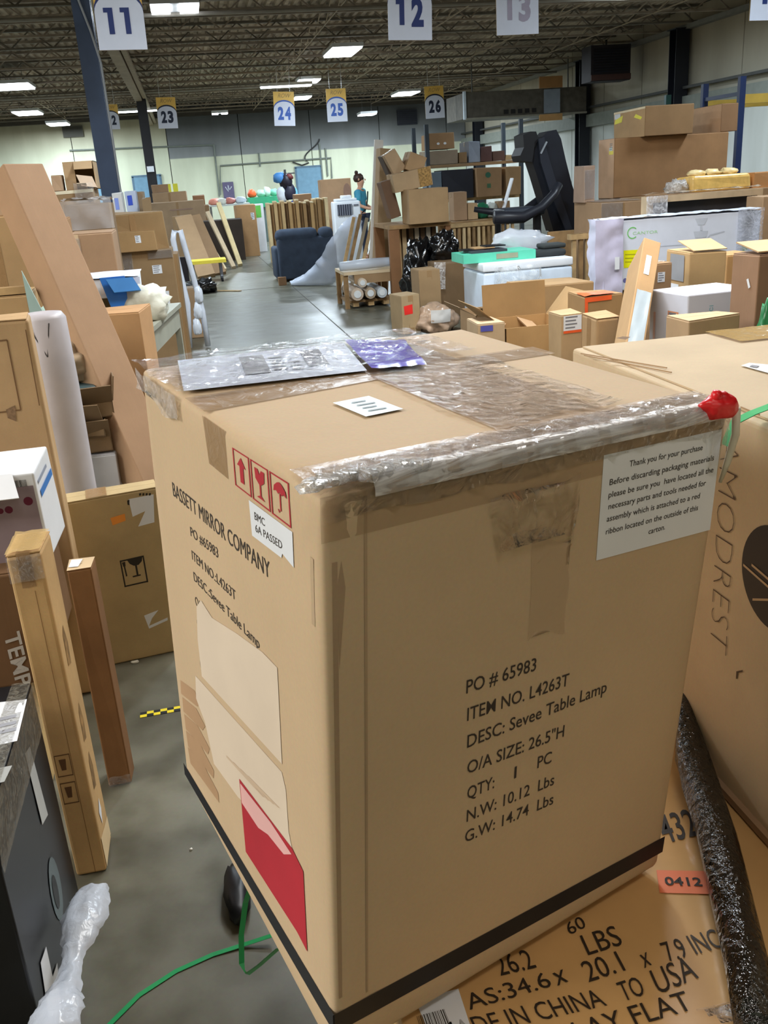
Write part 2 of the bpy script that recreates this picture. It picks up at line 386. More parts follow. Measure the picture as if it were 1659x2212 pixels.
# ------------------------------------------------------------------ the hall
X0, X1, Y0, Y1, ZC = -16.0, 12.2, -6.0, 41.2, 4.95
def floor_mat():
    m, nt, b = nodes('polished_concrete'); tc = N(nt, 'ShaderNodeTexCoord')
    a = N(nt, 'ShaderNodeTexNoise'); a.inputs['Scale'].default_value = 0.8; a.inputs['Detail'].default_value = 8; a.inputs['Roughness'].default_value = 0.62
    c = N(nt, 'ShaderNodeTexNoise'); c.inputs['Scale'].default_value = 6.0; c.inputs['Detail'].default_value = 6
    g = N(nt, 'ShaderNodeTexNoise'); g.inputs['Scale'].default_value = 90.0; g.inputs['Detail'].default_value = 2
    for n in (a, c, g): nt.links.new(tc.outputs['Object'], n.inputs['Vector'])
    r1 = N(nt, 'ShaderNodeValToRGB'); e = r1.color_ramp.elements; e[0].position = 0.3; e[1].position = 0.68
    e[0].color = (*lin((92, 89, 74)), 1); e[1].color = (*lin((118, 117, 103)), 1); nt.links.new(a.outputs[0], r1.inputs[0])
    r2 = N(nt, 'ShaderNodeValToRGB'); e = r2.color_ramp.elements; e[0].position = 0.35; e[1].position = 0.6
    e[0].color = (0.40, 0.39, 0.35, 1); e[1].color = (1, 1, 1, 1); nt.links.new(c.outputs[0], r2.inputs[0])
    mx = N(nt, 'ShaderNodeMix'); mx.data_type = 'RGBA'; mx.blend_type = 'MULTIPLY'; mx.inputs['Factor'].default_value = 0.55
    nt.links.new(r1.outputs[0], mx.inputs[6]); nt.links.new(r2.outputs[0], mx.inputs[7])
    m2 = N(nt, 'ShaderNodeMix'); m2.data_type = 'RGBA'; m2.blend_type = 'MULTIPLY'; m2.inputs['Factor'].default_value = 0.2
    nt.links.new(mx.outputs[2], m2.inputs[6]); nt.links.new(g.outputs[1], m2.inputs[7]); nt.links.new(m2.outputs[2], b.inputs['Base Color'])
    rr = N(nt, 'ShaderNodeMapRange'); rr.inputs[3].default_value = 0.22; rr.inputs[4].default_value = 0.5; nt.links.new(c.outputs[0], rr.inputs[0]); nt.links.new(rr.outputs[0], b.inputs['Roughness'])
    b.inputs['Specular IOR Level'].default_value = 0.55; bump(nt, b, c.outputs[0], 0.05, 0.01); return m
FLOORM = floor_mat()
fl = MB().box(((X0+X1)/2, (Y0+Y1)/2, -0.1), (X1-X0, Y1-Y0, 0.2)).build('floor', FLOORM); tag(fl, kind='structure')
jm = plain((70, 68, 60), 0.8)
for y in (4.0, 10.0, 16.2, 22.0, 28.0, 34.0): MB().box(((X0+X1)/2, y, 0.0012), (X1-X0, 0.012, 0.002)).build('floor_joint', jm, fl)
for x in (-6.5, 1.6, 7.0): MB().box((x, (Y0+Y1)/2, 0.0012), (0.012, Y1-Y0, 0.002)).build('floor_joint', jm, fl)

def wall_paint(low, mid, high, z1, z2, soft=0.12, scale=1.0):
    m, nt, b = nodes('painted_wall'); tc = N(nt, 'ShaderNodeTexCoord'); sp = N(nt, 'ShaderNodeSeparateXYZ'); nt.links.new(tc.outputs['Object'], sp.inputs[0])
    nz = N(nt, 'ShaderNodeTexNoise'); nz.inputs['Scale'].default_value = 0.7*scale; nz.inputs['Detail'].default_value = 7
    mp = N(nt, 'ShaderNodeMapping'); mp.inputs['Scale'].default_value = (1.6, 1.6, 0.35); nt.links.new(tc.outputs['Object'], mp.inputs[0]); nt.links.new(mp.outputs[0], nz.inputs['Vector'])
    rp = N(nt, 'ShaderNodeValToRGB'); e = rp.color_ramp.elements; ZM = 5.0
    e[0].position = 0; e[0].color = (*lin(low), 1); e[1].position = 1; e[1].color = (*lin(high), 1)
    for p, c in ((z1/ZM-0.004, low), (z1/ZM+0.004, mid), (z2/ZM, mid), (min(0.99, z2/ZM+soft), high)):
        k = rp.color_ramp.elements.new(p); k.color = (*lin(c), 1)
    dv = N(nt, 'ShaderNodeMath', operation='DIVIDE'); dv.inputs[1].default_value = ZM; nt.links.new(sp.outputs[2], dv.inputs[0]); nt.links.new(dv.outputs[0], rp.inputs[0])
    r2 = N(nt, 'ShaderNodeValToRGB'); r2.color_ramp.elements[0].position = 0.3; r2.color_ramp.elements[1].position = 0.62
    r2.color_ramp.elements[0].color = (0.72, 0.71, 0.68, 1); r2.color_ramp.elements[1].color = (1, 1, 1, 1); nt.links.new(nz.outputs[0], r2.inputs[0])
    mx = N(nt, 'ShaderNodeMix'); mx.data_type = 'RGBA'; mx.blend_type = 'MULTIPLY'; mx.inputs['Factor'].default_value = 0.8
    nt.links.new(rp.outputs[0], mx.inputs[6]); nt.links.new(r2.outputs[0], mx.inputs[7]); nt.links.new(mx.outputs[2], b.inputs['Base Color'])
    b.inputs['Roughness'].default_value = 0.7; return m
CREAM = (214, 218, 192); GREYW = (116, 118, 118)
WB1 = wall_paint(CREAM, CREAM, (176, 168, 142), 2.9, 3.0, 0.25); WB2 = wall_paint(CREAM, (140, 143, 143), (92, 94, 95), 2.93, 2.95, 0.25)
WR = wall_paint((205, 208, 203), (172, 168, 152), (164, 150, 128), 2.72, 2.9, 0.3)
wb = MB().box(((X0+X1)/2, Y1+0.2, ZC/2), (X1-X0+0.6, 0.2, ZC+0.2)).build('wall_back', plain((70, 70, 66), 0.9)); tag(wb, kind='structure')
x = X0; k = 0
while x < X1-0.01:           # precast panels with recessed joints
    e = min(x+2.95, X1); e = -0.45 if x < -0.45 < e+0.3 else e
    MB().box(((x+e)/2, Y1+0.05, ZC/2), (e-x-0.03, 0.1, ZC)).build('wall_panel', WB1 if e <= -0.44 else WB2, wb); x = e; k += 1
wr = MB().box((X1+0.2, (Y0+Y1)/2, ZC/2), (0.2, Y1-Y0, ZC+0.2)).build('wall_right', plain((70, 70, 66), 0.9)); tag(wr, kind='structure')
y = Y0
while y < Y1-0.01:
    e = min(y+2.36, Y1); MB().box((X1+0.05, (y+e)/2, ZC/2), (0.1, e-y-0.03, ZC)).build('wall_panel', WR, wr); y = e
tag(MB().box((X0-0.1, (Y0+Y1)/2, ZC/2), (0.2, Y1-Y0, ZC+0.2)).build('wall_left', WB1), kind='structure')
tag(MB().box(((X0+X1)/2, Y0-0.1, ZC/2), (X1-X0+0.4, 0.2, ZC+0.2)).build('wall_front', WB1), kind='structure')

# ceiling: ribbed steel deck on joists
CM = plain((176, 160, 140), 0.8, vary=0.25, scale=1.3); JM = plain((150, 136, 120), 0.7, vary=0.2, scale=3); JL = plain((168, 150, 126), 0.6, vary=0.1)
V = []; Q = []; x = X0; i = 0
while x < X1:
    for (dx, z) in ((0, 0), (0.07, 0), (0.09, 0.05), (0.16, 0.05)):
        V += [(x+dx, Y0, ZC+z), (x+dx, Y1+0.1, ZC+z)]
    x += 0.18
n = len(V)//2
Q = [(2*i, 2*i+1, 2*i+3, 2*i+2) for i in range(n-1)]
ceil_ = mobj('ceiling', V, Q, CM); tag(ceil_, kind='structure')
MB().box(((X0+X1)/2, (Y0+Y1)/2, ZC+0.14), (X1-X0+0.6, Y1-Y0+0.6, 0.1)).build('roof_slab', plain((50, 46, 42), 0.9), ceil_)
rnd = random.Random(3)
y = -1.0; jn = 0
while y < Y1-0.4:
    mb = MB(); zt, zb = ZC-0.03, ZC-0.36
    mb.box(((X0+X1)/2, y, zt), (X1-X0, 0.09, 0.05)).box(((X0+X1)/2, y, zb), (X1-X0, 0.08, 0.04))
    xx = X0+0.3; a = 0
    while xx < X1-0.4:
        mb.bar((xx, y, zt if a else zb), (xx+0.42, y, zb if a else zt), 0.025); xx += 0.42; a ^= 1
    mb.build('joist', JM if jn % 3 else plain((104, 96, 84), 0.6, vary=0.15, scale=4), ceil_); y += 1.52; jn += 1
for xb in (3.1, 5.6, 8.0, 10.2, -4.2, -8.0):
    mb = MB(); yy = 2.0
    while yy < Y1-1: mb.bar((xb, yy, ZC-0.05), (xb+0.06, yy+1.4, ZC-0.34), 0.02); yy += 1.52
    mb.bar((xb+.03, 0, ZC-.38), (xb+.03, Y1-.5, ZC-.38), 0.02); mb.build('bridging', JL, ceil_)
MB().box((-1.0, (Y0+Y1)/2+1, ZC-0.56), (0.2, Y1-Y0-2.2, 0.3)).box((-0.82, (Y0+Y1)/2+1, ZC-0.60), (0.1, Y1-Y0-2.2, 0.1)).build('girder', plain((150, 132, 108), 0.6, vary=0.1), ceil_)
for yp in (9.0, 17.6, 30.2): MB().tube([(X0+1, yp, ZC-0.5), (X1-0.2, yp, ZC-0.5)], 0.035).build('sprinkler_pipe', plain((140, 134, 124), 0.5), ceil_)
MB().box(((X0+X1)/2, Y1-0.25, ZC-0.35), (X1-X0, 0.3, 0.22)).build('edge_beam', plain((66, 60, 52), 0.7), ceil_)
MB().box((X1-0.12, (Y0+Y1)/2, ZC-0.42), (0.18, Y1-Y0, 0.1)).build('edge_beam', plain((120, 116, 108), 0.7), ceil_)

def i_column(x, y, label, s=0.22, h=ZC-0.45, col=(58, 72, 96)):
    r = empty('steel_column', label, 'column', (x, y, 0)); M_ = plain(col, 0.4, vary=0.06)
    MB().box((0, -s/2+.01, h/2), (s, 0.02, h)).box((0, s/2-.01, h/2), (s, 0.02, h)).box((0, 0, h/2), (0.02, s-.04, h)).build('shaft', M_, r)
    MB().box((0, 0, 0.01), (s*1.6, s*1.6, 0.02)).build('base_plate', M_, r)
    MB().box((0, 0, h-0.0), (s*1.3, s*1.3, 0.02)).build('cap_plate', M_, r); return r
ca = i_column(-0.94, 13.0, 'dark blue steel column in the left foreground beside the row 11 sign', 0.22)
MB().tube([(0.13, -0.1, 0.0), (0.13, -0.1, 3.2), (0.07, -0.14, 3.55), (-.02, -0.14, 3.9), (-.03, -0.14, 4.4)], 0.014).build('conduit', plain((150, 152, 155), 0.4), ca)
cb = i_column(-0.93, 30.5, 'black steel column farther back between the row 22 and row 23 signs', 0.28, col=(30, 31, 36))
MB().box((0, -0.2, 2.35), (0.2, 0.06, 0.16)).build('pull_box', WHITE, cb)
for j, (yy, t) in enumerate(((38.6, 'dark steel wall column in the far right corner of the hall'), (28.0, 'dark steel wall column right of the dark wall heater'), (22.3, 'dark steel wall column nearest on the right hand wall'))):
    i_column(11.95, yy, t, 0.34, col=(26, 28, 36))

def high_bay(x, y, z, label, sx=0.55, sy=1.15, pw=150, group=None, tube=False, pair=False):
    r = empty('ceiling_light', label, 'ceiling light', (x, y, z), group=group); H_ = plain((210, 212, 214), 0.4)
    MB().box((0, 0, 0.06), (sx+.06, sy+.06, 0.08)).build('housing', H_, r)
    if pair:
        for s in (-1, 1): MB().box((s*sx*0.32, 0, 0.0), (sx*0.42, sy*.9, 0.03)).build('lamp_panel', EM, r)
    else: MB().box((0, 0, 0.0), (sx, sy, 0.03)).build('lamp_panel', EM, r)
    for s in (-1, 1): MB().bar((s*sx*.3, 0, .1), (s*sx*.3, 0, ZC-z-0.02), 0.012).build('hanger', plain((90, 90, 90), 0.5), r)
    l = area((0, 0, -0.03), sx, sy, pw); l.parent = r; return r
EM = emit_mat((238, 246, 255), 9.0)
def hb(px, py, label, z=4.45, **k):
    p = atz(px, py, z); return high_bay(p.x, p.y, z, label, **k)
hb(378, 20, 'bright twin panel ceiling light nearest the camera right of the row 11 sign', sx=0.72, sy=0.75, pw=190, pair=True)
hb(740, 113, 'bright panel light alone in the middle of the ceiling', sx=.66, sy=1.5, pw=190)
hb(666, 176, 'small panel light just above and right of the long tube light', sx=.6, sy=.9, pw=150)
hb(876, 203, 'panel light left of the row 26 sign', sx=.75, sy=1.4, pw=190)
hb(28, 188, 'panel light at the left edge of the picture, nearest of the left three', sx=.9, sy=1.3, pw=190)
hb(60, 245, 'middle panel light of the three at the upper left', sx=.8, sy=1.4, pw=190)
hb(126, 269, 'farthest and rightmost panel light of the three at the upper left', z=4.3, sx=.7, sy=1.2, pw=190)
hb(618, 187, 'long tube light hanging above the row 24 sign', z=4.3, sx=1.45, sy=.25, pw=150)
hb(296, 241, 'long tube light crossing behind the far black column', z=4.25, sx=1.3, sy=.2, pw=150)
hb(793, 248, 'panel light hanging lowest before the grey upper back wall', z=4.0, sx=.6, sy=.8, pw=140)
hb(475, 246, 'twin round wall floodlights on the grey upper back wall', z=4.1, sx=.5, sy=.3, pw=120, pair=True)
for (x, y) in ((-5, 10), (-5, 18), (1.6, 7.2), (7.5, 9.5), (8.5, 17), (-11, 22), (-10, 34), (4.5, 35.5)):
    high_bay(x, y, 4.5, 'panel ceiling light out of view over %s' % {(-5, 10): 'the left stacks', (-5, 18): 'the left stacks farther back', (1.6, 7.2): 'the aisle near the camera', (7.5, 9.5): 'the right stacks', (8.5, 17): 'the right wall bay', (-11, 22): 'the far left bay', (-10, 34): 'the far left corner', (4.5, 35.5): 'the far end of the aisle'}[(x, y)], pw=150 if y < 12 else 210, group='panel lights out of view')

# hanging row signs
SGY = plain((236, 190, 92), 0.5, vary=0.03); SGW = plain((214, 218, 232), 0.45, vary=0.02); SGN = plain((36, 52, 110), 0.5, vary=0.02)
def arch(w, h, top, n=14, z0=0.0, y=0.0, th=0.004):
    pts = [(-w/2, z0), (w/2, z0)]
    for i in range(n+1):
        a = math.pi*i/n; pts.append((w/2*math.cos(a), h-top+top*math.sin(a)))
    V = [(p[0], y, p[1]) for p in pts] + [(p[0], y+th, p[1]) for p in pts]; m = len(pts)
    return V, [tuple(range(m-1, -1, -1))[::-1], tuple(range(2*m-1, m-1, -1))] + [(i, i+m, (i+1) % m+m, (i+1) % m) for i in range(m)]
def row_sign(num, bl, br, Y, label, ncol=None, yaw=0, tilt=0.0):
    a, b = at(*bl, Y), at(*br, Y); w = (b-a).length; hgt = w*1.5; c = (a+b)/2
    r = empty('row_sign', label, 'sign', c, (0, -math.atan2(b.z-a.z, b.x-a.x)+tilt, yaw))
    MB().box((0, 0.012, hgt/2), (w*0.99, 0.008, hgt)).build('board', SGY, r)
    V, Q = arch(w, w*1.14, w*0.36, y=-0.004); mobj('blue_arc', V, Q, ncol or SGN, r)
    V, Q = arch(w, w*1.07, w*0.36, y=-0.010); mobj('white_panel', V, Q, SGW, r)
    F = lambda u, v, o: Vector((u, -0.010-o-0.003, v))
    for i, ch in enumerate(num):
        x0 = (-w*0.31, w*0.03)[i]; x1 = x0+w*0.28
        if ch == '1':
            o = w*0.07; polys_on(F, [[(x0+o, w*.30), (x0+o+w*.11, w*.30), (x0+o+w*.11, w*.80), (x0+o-w*.08, w*.80), (x0+o-w*.08, w*.71), (x0+o, w*.71)]], ncol or SGN, r, 'printed_number')
        else: text_on(F, ch, (x0, w*0.30), (x1, w*0.30), w*0.50, ncol or SGN, r, bold=0.05, name='printed_number')
    text_on(lambda u, v, o: Vector((u, 0.006-o, v)), 'ROW', (-w*0.28, w*1.24), (w*0.34, w*1.24), w*0.18, plain((176, 142, 84), 0.6), r, bold=0.0, shear=0.3)
    for s in (-1, 1): MB().bar((s*w*0.3, 0.012, hgt), (s*w*0.3, 0.012, max(hgt+.1, ZC+0.02-c.z)), 0.012).build('hanger_rod', plain((190, 190, 190), 0.4), r)
    return r
row_sign('11', (215, 109), (319, 107), 11.3, 'large white row 11 sign against the blue column at the upper left')
row_sign('12', (839, 87), (933, 87), 12.5, 'large white row 12 sign hanging at the top middle')
row_sign('13', (1073, 77), (1163, 73), 13.0, 'row 13 sign with faded grey numbers right of the row 12 sign', plain((168, 160, 178), 0.6))
row_sign('14', (1618, 45), (1712, 43), 12.6, 'row 14 sign cut off at the top right corner')
row_sign('22', (226, 280), (260, 279), 26.5, 'small row 22 sign half hidden behind the blue column', plain((30, 38, 60), .5))
row_sign('23', (343, 278), (385, 277), 26.5, 'small row 23 sign right of the far black column', plain((30, 38, 60), .5))
row_sign('24', (593, 272), (638, 272), 26.5, 'small row 24 sign below the long tube light', plain((52, 92, 178), .5))
row_sign('25', (708, 264), (751, 262), 27.0, 'small row 25 sign in the middle of the hall', plain((52, 92, 178), .5))
row_sign('26', (920, 257), (961, 254), 28.5, 'small row 26 sign farthest right above the pile of boxes', plain((30, 38, 60), .5))

# back wall fittings
DB = plain((110, 146, 168), 0.5); DBF = plain((86, 112, 132), 0.5)
def far_door(n, px0, px1, ptop):
    a, b = at(px0, ptop, Y1-0.03), at(px1, ptop, Y1-0.03); d = MB().box(((a.x+b.x)/2, Y1-0.04, a.z/2), (abs(b.x-a.x), 0.05, a.z)).build('door_%d' % n, DB); tag(d, kind='structure')
    w = abs(b.x-a.x); MB().box((a.x-0.03, Y1-0.03, a.z/2), (0.08, 0.08, a.z+.06)).box((b.x+.03, Y1-0.03, a.z/2), (0.08, 0.08, a.z+.06)).box(((a.x+b.x)/2, Y1-.03, a.z+.04), (w+.14, .08, .08)).build('door_frame', DBF, d)
    MB().box((a.x+0.12, Y1-0.1, 1.0), (0.12, 0.05, 0.04)).build('door_handle', plain((180, 180, 180), .3, 1), d)
far_door(1, 640, 692, 364); far_door(2, 288, 345, 384); far_door(3, 204, 234, 388)
pm = plain((120, 126, 118), 0.5)
pc = empty('wall_conduit', 'thin grey conduit pipes running along the far back wall', 'pipe', (0, Y1-0.06, 0))
def bwp(px, py): p = at(px, py, Y1-0.06); return Vector((p.x, 0, p.z))
for pts in ([(150, 325), (462, 313)], [(462, 313), (474, 425)], [(476, 420), (476, 358), (715, 341), (717, 385)], [(559, 330), (562, 360)], [(690, 310), (697, 388)], [(703, 320), (708, 380)]):
    MB().tube([bwp(*p) for p in pts], 0.035, 6).build('pipe', pm, pc)
pts = [bwp(690, 300)+(bwp(690, 350)-bwp(690, 300))*(i/10)+Vector((-0.9*math.sin(math.pi*i/12)*(i/10), 0, 0)) for i in range(11)]
MB().tube(pts+[bwp(652, 357), bwp(632, 350)], 0.03, 6).build('cable', plain((60, 60, 60), .5), pc)
def wallbox(px0, py0, px1, py1, label, name, cat, rgb, Y=Y1-0.12, dep=0.16):
    a, b = at(px0, py0, Y), at(px1, py1, Y); r = empty(name, label, cat, ((a.x+b.x)/2, Y, b.z)); w, h = b.x-a.x, a.z-b.z
    MB().box((0, dep/2, h/2), (w, dep, h)).build('case', plain(rgb, .6), r)
    mb = MB()
    for i in range(7): mb.box((0, -0.01, h*(i+.8)/8), (w*.9, .03, h*.045))
    mb.build('louvre', plain(tuple(int(v*.7) for v in rgb), .6), r); return r
wallbox(858, 238, 902, 268, 'dark louvred vent high on the grey back wall', 'wall_vent', 'vent', (44, 46, 56))
wallbox(133, 273, 181, 295, 'dark louvred vent high on the cream back wall at the left', 'wall_vent', 'vent', (84, 80, 68))
a, b = at(480, 394, Y1-.1), at(508, 432, Y1-.1)
pr = empty('wall_poster', 'small purple notice with white script leaning at the far wall', 'poster', ((a.x+b.x)/2, Y1-.1, b.z)); w = b.x-a.x; h = a.z-b.z
MB().box((0, 0.02, h/2), (w, .03, h)).build('board', plain((96, 88, 118), .6), pr)
mb = MB(); zz = h*.55
mb.tube([(-.12, -.01, zz+.14), (-.02, -.01, zz-.05), (0, -.01, zz+.2), (.05, -.01, zz+.02), (.14, -.01, zz+.14)], 0.018, 5); mb.build('script', WHITE, pr)
for px in (365, 380):
    p = at(px, 412, 34); o = MB().box((0, 0, .55), (.16, .16, 1.1)).build('safety_post', plain((224, 214, 60), .5)); o.location = (p.x, 34, 0.8 if False else 0); tag(o, 'yellow safety post %s' % ('left of the pair at the far left wall' if px == 365 else 'right of the pair at the far left wall'), 'post'); o.scale = (1, 1, 1.75)

# hanging air handling unit, heater and rack at the right
YU = 27.5; a, b = at(1004, 200, YU), at(1005, 256, YU); zb, zt = b.z, a.z
du = empty('air_handling_unit', 'big dark grey hanging air handling unit at the upper right with a bright left edge', 'air unit', (a.x, YU, zb)); L = 12.0-a.x-.15; h = zt-zb
MB().box((L/2, 1.0, h/2), (L, 2.0, h)).build('casing', plain((92, 86, 76), .6, vary=.15), du)
MB().box((-0.02, 0, h/2), (.07, .1, h+.06)).build('corner_flange', plain((214, 226, 236), .3, .3), du)
MB().box((L/2, -.02, -.02), (L, .08, .05)).build('bottom_flange', plain((140, 136, 122), .5), du)
for i in range(5): MB().box((L*(.33+.058*i), -.01, h*.17), (L*.036, .02, h*.17)).build('grille_slot', plain((34, 30, 30), .7), du)
for i, (u0, u1, v0, v1, c) in enumerate(((.60, .79, -.28, -.02, (196, 150, 96)), (.64, .77, .02, .95, (138, 146, 156)), (.60, .79, 1.0, 1.45, (166, 120, 72)))):
    MB().box((L*(u0+u1)/2, -.06, h*(v0+v1)/2), (L*(u1-u0), .06, h*(v1-v0))).build('patch_panel', plain(c, .7), du)
for s in (.1, .9): MB().bar((L*s, .5, h), (L*s, .5, ZC-.3-zb), .03).build('hanger_rod', plain((90, 88, 84), .5), du)
p0, p1 = at(1277, 98, 24.5), at(1361, 172, 24.5)
uh = empty('unit_heater', 'large dark square unit heater hung high by the right wall', 'heater', ((p0.x+p1.x)/2, 24.5, p1.z)); w = p1.x-p0.x; h = p0.z-p1.z
MB().box((0, .3, h/2), (w, .6, h)).build('case', plain((40, 34, 40), .5), uh)
for i in range(9): MB().box((0, -.02, h*(.26+.075*i)), (w*.86, .05, .02)).build('louvre', plain((30, 32, 44), .5), uh)
MB().box((0, -.02, h*.1), (w, .05, h*.16)).build('lower_panel', plain((78, 50, 44), .6), uh)
MB().bar((0, .3, h), (0, .3, ZC-.3-p1.z), .04).build('hanger_rod', plain((60, 58, 58), .5), uh)
# wall trims of the right wall (door head band)
t = MB().box((X1-.12, (Y0+Y1)/2, 2.86), (.18, Y1-Y0, .34)).build('trim_1', plain((126, 130, 122), .6)); tag(t, kind='structure')
t = MB().box((X1-.16, (Y0+Y1)/2, 3.22), (.1, Y1-Y0, .06)).build('trim_2', plain((70, 70, 68), .6)); tag(t, kind='structure')
RB = plain((34, 48, 86), .45); RG = plain((34, 78, 76), .45)
rk = empty('pallet_rack', 'tall blue upright pallet rack with a yellow beam at the right edge', 'rack', (at(1595, 300, 12.9).x, 12.9, 0))
bx = at(1595, 300, 12.9).x; ztop = at(1600, 165, 12.9).z
for (dx, dy) in ((0, 0), (0, 1.0)): MB().box((dx, dy, ztop/2), (.09, .07, ztop)).build('upright', RB, rk)
for (dx, dy, m, zz) in ((0, 2.15, RG, ztop-.05),): MB().box((dx, dy, zz/2), (.09, .07, zz)).build('upright', m, rk)
zb_ = at(1640, 212, 12.9).z
MB().box((1.4, 0, zb_), (2.8, .06, .12)).build('beam', plain((190, 158, 70), .5), rk)
MB().bar((0, 0, ztop-.22), (0, 1.0, ztop-.22), .05).build('brace', RB, rk)
MB().box((1.4, 1.0, zb_), (2.8, .06, .12)).build('beam', plain((190, 158, 70), .5), rk)
MB().box((2.8, 0, ztop/2), (.09, .07, ztop)).build('upright', RB, rk); MB().box((2.8, 1.0, ztop/2), (.09, .07, ztop)).build('upright', RB, rk)
# ------------------------------------------------------------------ foreground: the lamp carton
CN = {'lfd': (0.0401, 0.7619, 0.7169), 'lft': (0.0787, 0.7315, 1.4042), 'lbd': (-0.1177, 1.2717, 0.7702), 'lbt': (-0.087, 1.2254, 1.4381),
      'rfd': (0.5303, 0.9482, 0.7184), 'rft': (0.5647, 0.9002, 1.3894), 'rbd': (0.3629, 1.4337, 0.748), 'rbt': (0.3984, 1.3924, 1.422)}
O0 = Vector((0.2, 1.1, 0.73)); CN = {k: Vector(v)-O0 for k, v in CN.items()}
main = empty('lamp_carton', 'big taped cardboard carton in the centre printed with table lamp details', 'box', O0)
CB = cardboard((206, 176, 137), 0.05)
def dent(P, w):
    u, v, t = w
    # crushed near top corner and slightly wavy upper front edge
    d = math.hypot(u, v)
    if t > 0.9 and d < 0.16:
        k = (1-d/0.16)*(t-0.9)/0.1; P = P+Vector((0, 0, -0.010))*k+Vector((noise.noise(P*60), noise.noise(P*60+Vector((3, 1, 2))), noise.noise(P*70)))*0.007*k
    if v < 0.03 and 0.03 < u < 0.13: P = P+Vector((-.03, .004, 0))*(0.09*math.exp(-((u-.085)/.012)**2))
    return P
v, f = roundhex(CN, 0.011, 26, dent); body = mobj('body', v, f, CB, main, True)
MH = Hexa(CN); FR0, LF0, TP = MH.F('front'), MH.F('left'), MH.F('top')
def FR(u, v, o=0.0): return FR0(u, v, o*(.35 if o < .004 else 1))
def LF(u, v, o=0.0): return LF0(u, v, o*(.35 if o < .004 else 1))
TK = plain((58, 50, 44), .7, vary=.04)
for s, a, b in (('PO # 65983', (.316, .624), (.497, .618)), ('ITEM NO. L4263T', (.321, .573), (.595, .563)), ('DESC: Sevee Table Lamp', (.324, .522), (.715, .516)),
                ('O/A SIZE: 26.5"H', (.327, .471), (.595, .46)), ('QTY:', (.330, .42), (.402, .418)), ('1', (.457, .418), (.463, .418)), ('PC', (.523, .417), (.564, .416)),
                ('N.W: 10.12  Lbs', (.331, .374), (.578, .364)), ('G.W: 14.74  Lbs', (.329, .332), (.581, .321))):
    text_on(FR, s, a, b, .0235, TK, main, bold=0.004)
poly_on(FR, [(.633, .962), (.978, .960), (.990, .774), (.641, .784)][::-1], PAPER, main, 'paper_notice', .0016, 6)
for s, a, b in (('Thank you for your purchase', (.707, .933), (.923, .931)), ('Before discarding packaging materials', (.656, .910), (.965, .907)), ('please be sure you  have located all the', (.657, .889), (.969, .885)),
                ('necessary parts and tools needed for', (.660, .869), (.951, .864)), ('assembly which is attached to a red', (.659, .848), (.937, .843)), ('ribbon located on the outside of this', (.660, .826), (.937, .821)), ('carton.', (.788, .803), (.838, .803))):
    text_on(FR, s, a, b, .0098, TK, main, off=.0026, bold=0.004)
BT = plain((26, 27, 31), .55, vary=.1)
for (F_, q) in ((FR, [(-.004, .070), (1.003, .038), (1.003, .080), (-.004, .112)]), (LF, [(-.01, .012), (1.003, .070), (1.003, .112), (-.01, .046)])):
    poly_on(F_, q, BT, main, 'black_stripe', .0014, 8)
# left face print
for s, a, b, h in (('BASSETT MIRROR COMPANY', (.180, .781), (.774, .806), .028), ('PO #65983', (.292, .731), (.480, .746), .019), ('ITEM NO.:L4263T', (.286, .681), (.573, .698), .019),
                   ('DESC.:Sevee Table Lamp', (.284, .636), (.696, .656), .019), ('O/A', (.277, .582), (.335, .585), .019), ('C', (.274, .532), (.292, .533), .019), ('1', (.268, .487), (.272, .487), .016), ('(', (.268, .44), (.274, .44), .016)):
    text_on(LF, s, a, b, h, TK, main, off=.0014)
WEAR = plain((222, 205, 184), .45, vary=.04); RED = plain((176, 38, 52), .6, vary=.08); PINK = plain((226, 176, 172), .6, vary=.05); SCUF = plain((176, 142, 108), .6, vary=.05)
poly_on(LF, [(.326, .609), (.40, .600), (.56, .632), (.71, .657), (.787, .661), (.785, .482), (.274, .418), (.268, .50), (.285, .58)][::-1], WEAR, main, 'film_patch', .0018)
poly_on(LF, [(.215, .393), (.781, .464), (.798, .439), (.802, .357), (.815, .332), (.485, .242), (.307, .222), (.262, .30), (.20, .33)][::-1], WEAR, main, 'film_patch', .0014)
for k in range(5):
    z = .345-.045*k; polys_on(LF, [[(.05+.005*k, z-.075), (.20+.03*k, z-.035), (.24+.02*k, z-.01), (.19, z), (.06, z-.035)]], SCUF, main, 'scuff_mark', .0011+.00005*k)
for k in range(4):
    polys_on(LF, [[(.42+.05*k, .30+.012*k), (.66+.03*k, .345+.01*k), (.67+.03*k, .350+.01*k), (.42+.05*k, .305+.012*k)]], plain((206, 182, 156), .5), main, 'scuff_mark', .0022)
poly_on(LF, [(.506, .298), (.817, .332), (.872, .320), (.875, .150), (.823, .155), (.513, .127)][::-1], RED, main, 'red_label', .0024)
poly_on(LF, [(.512, .291), (.571, .298), (.700, .315), (.815, .318), (.77, .289), (.68, .275), (.619, .252), (.513, .246)][::-1], PINK, main, 'torn_strip', .0032)
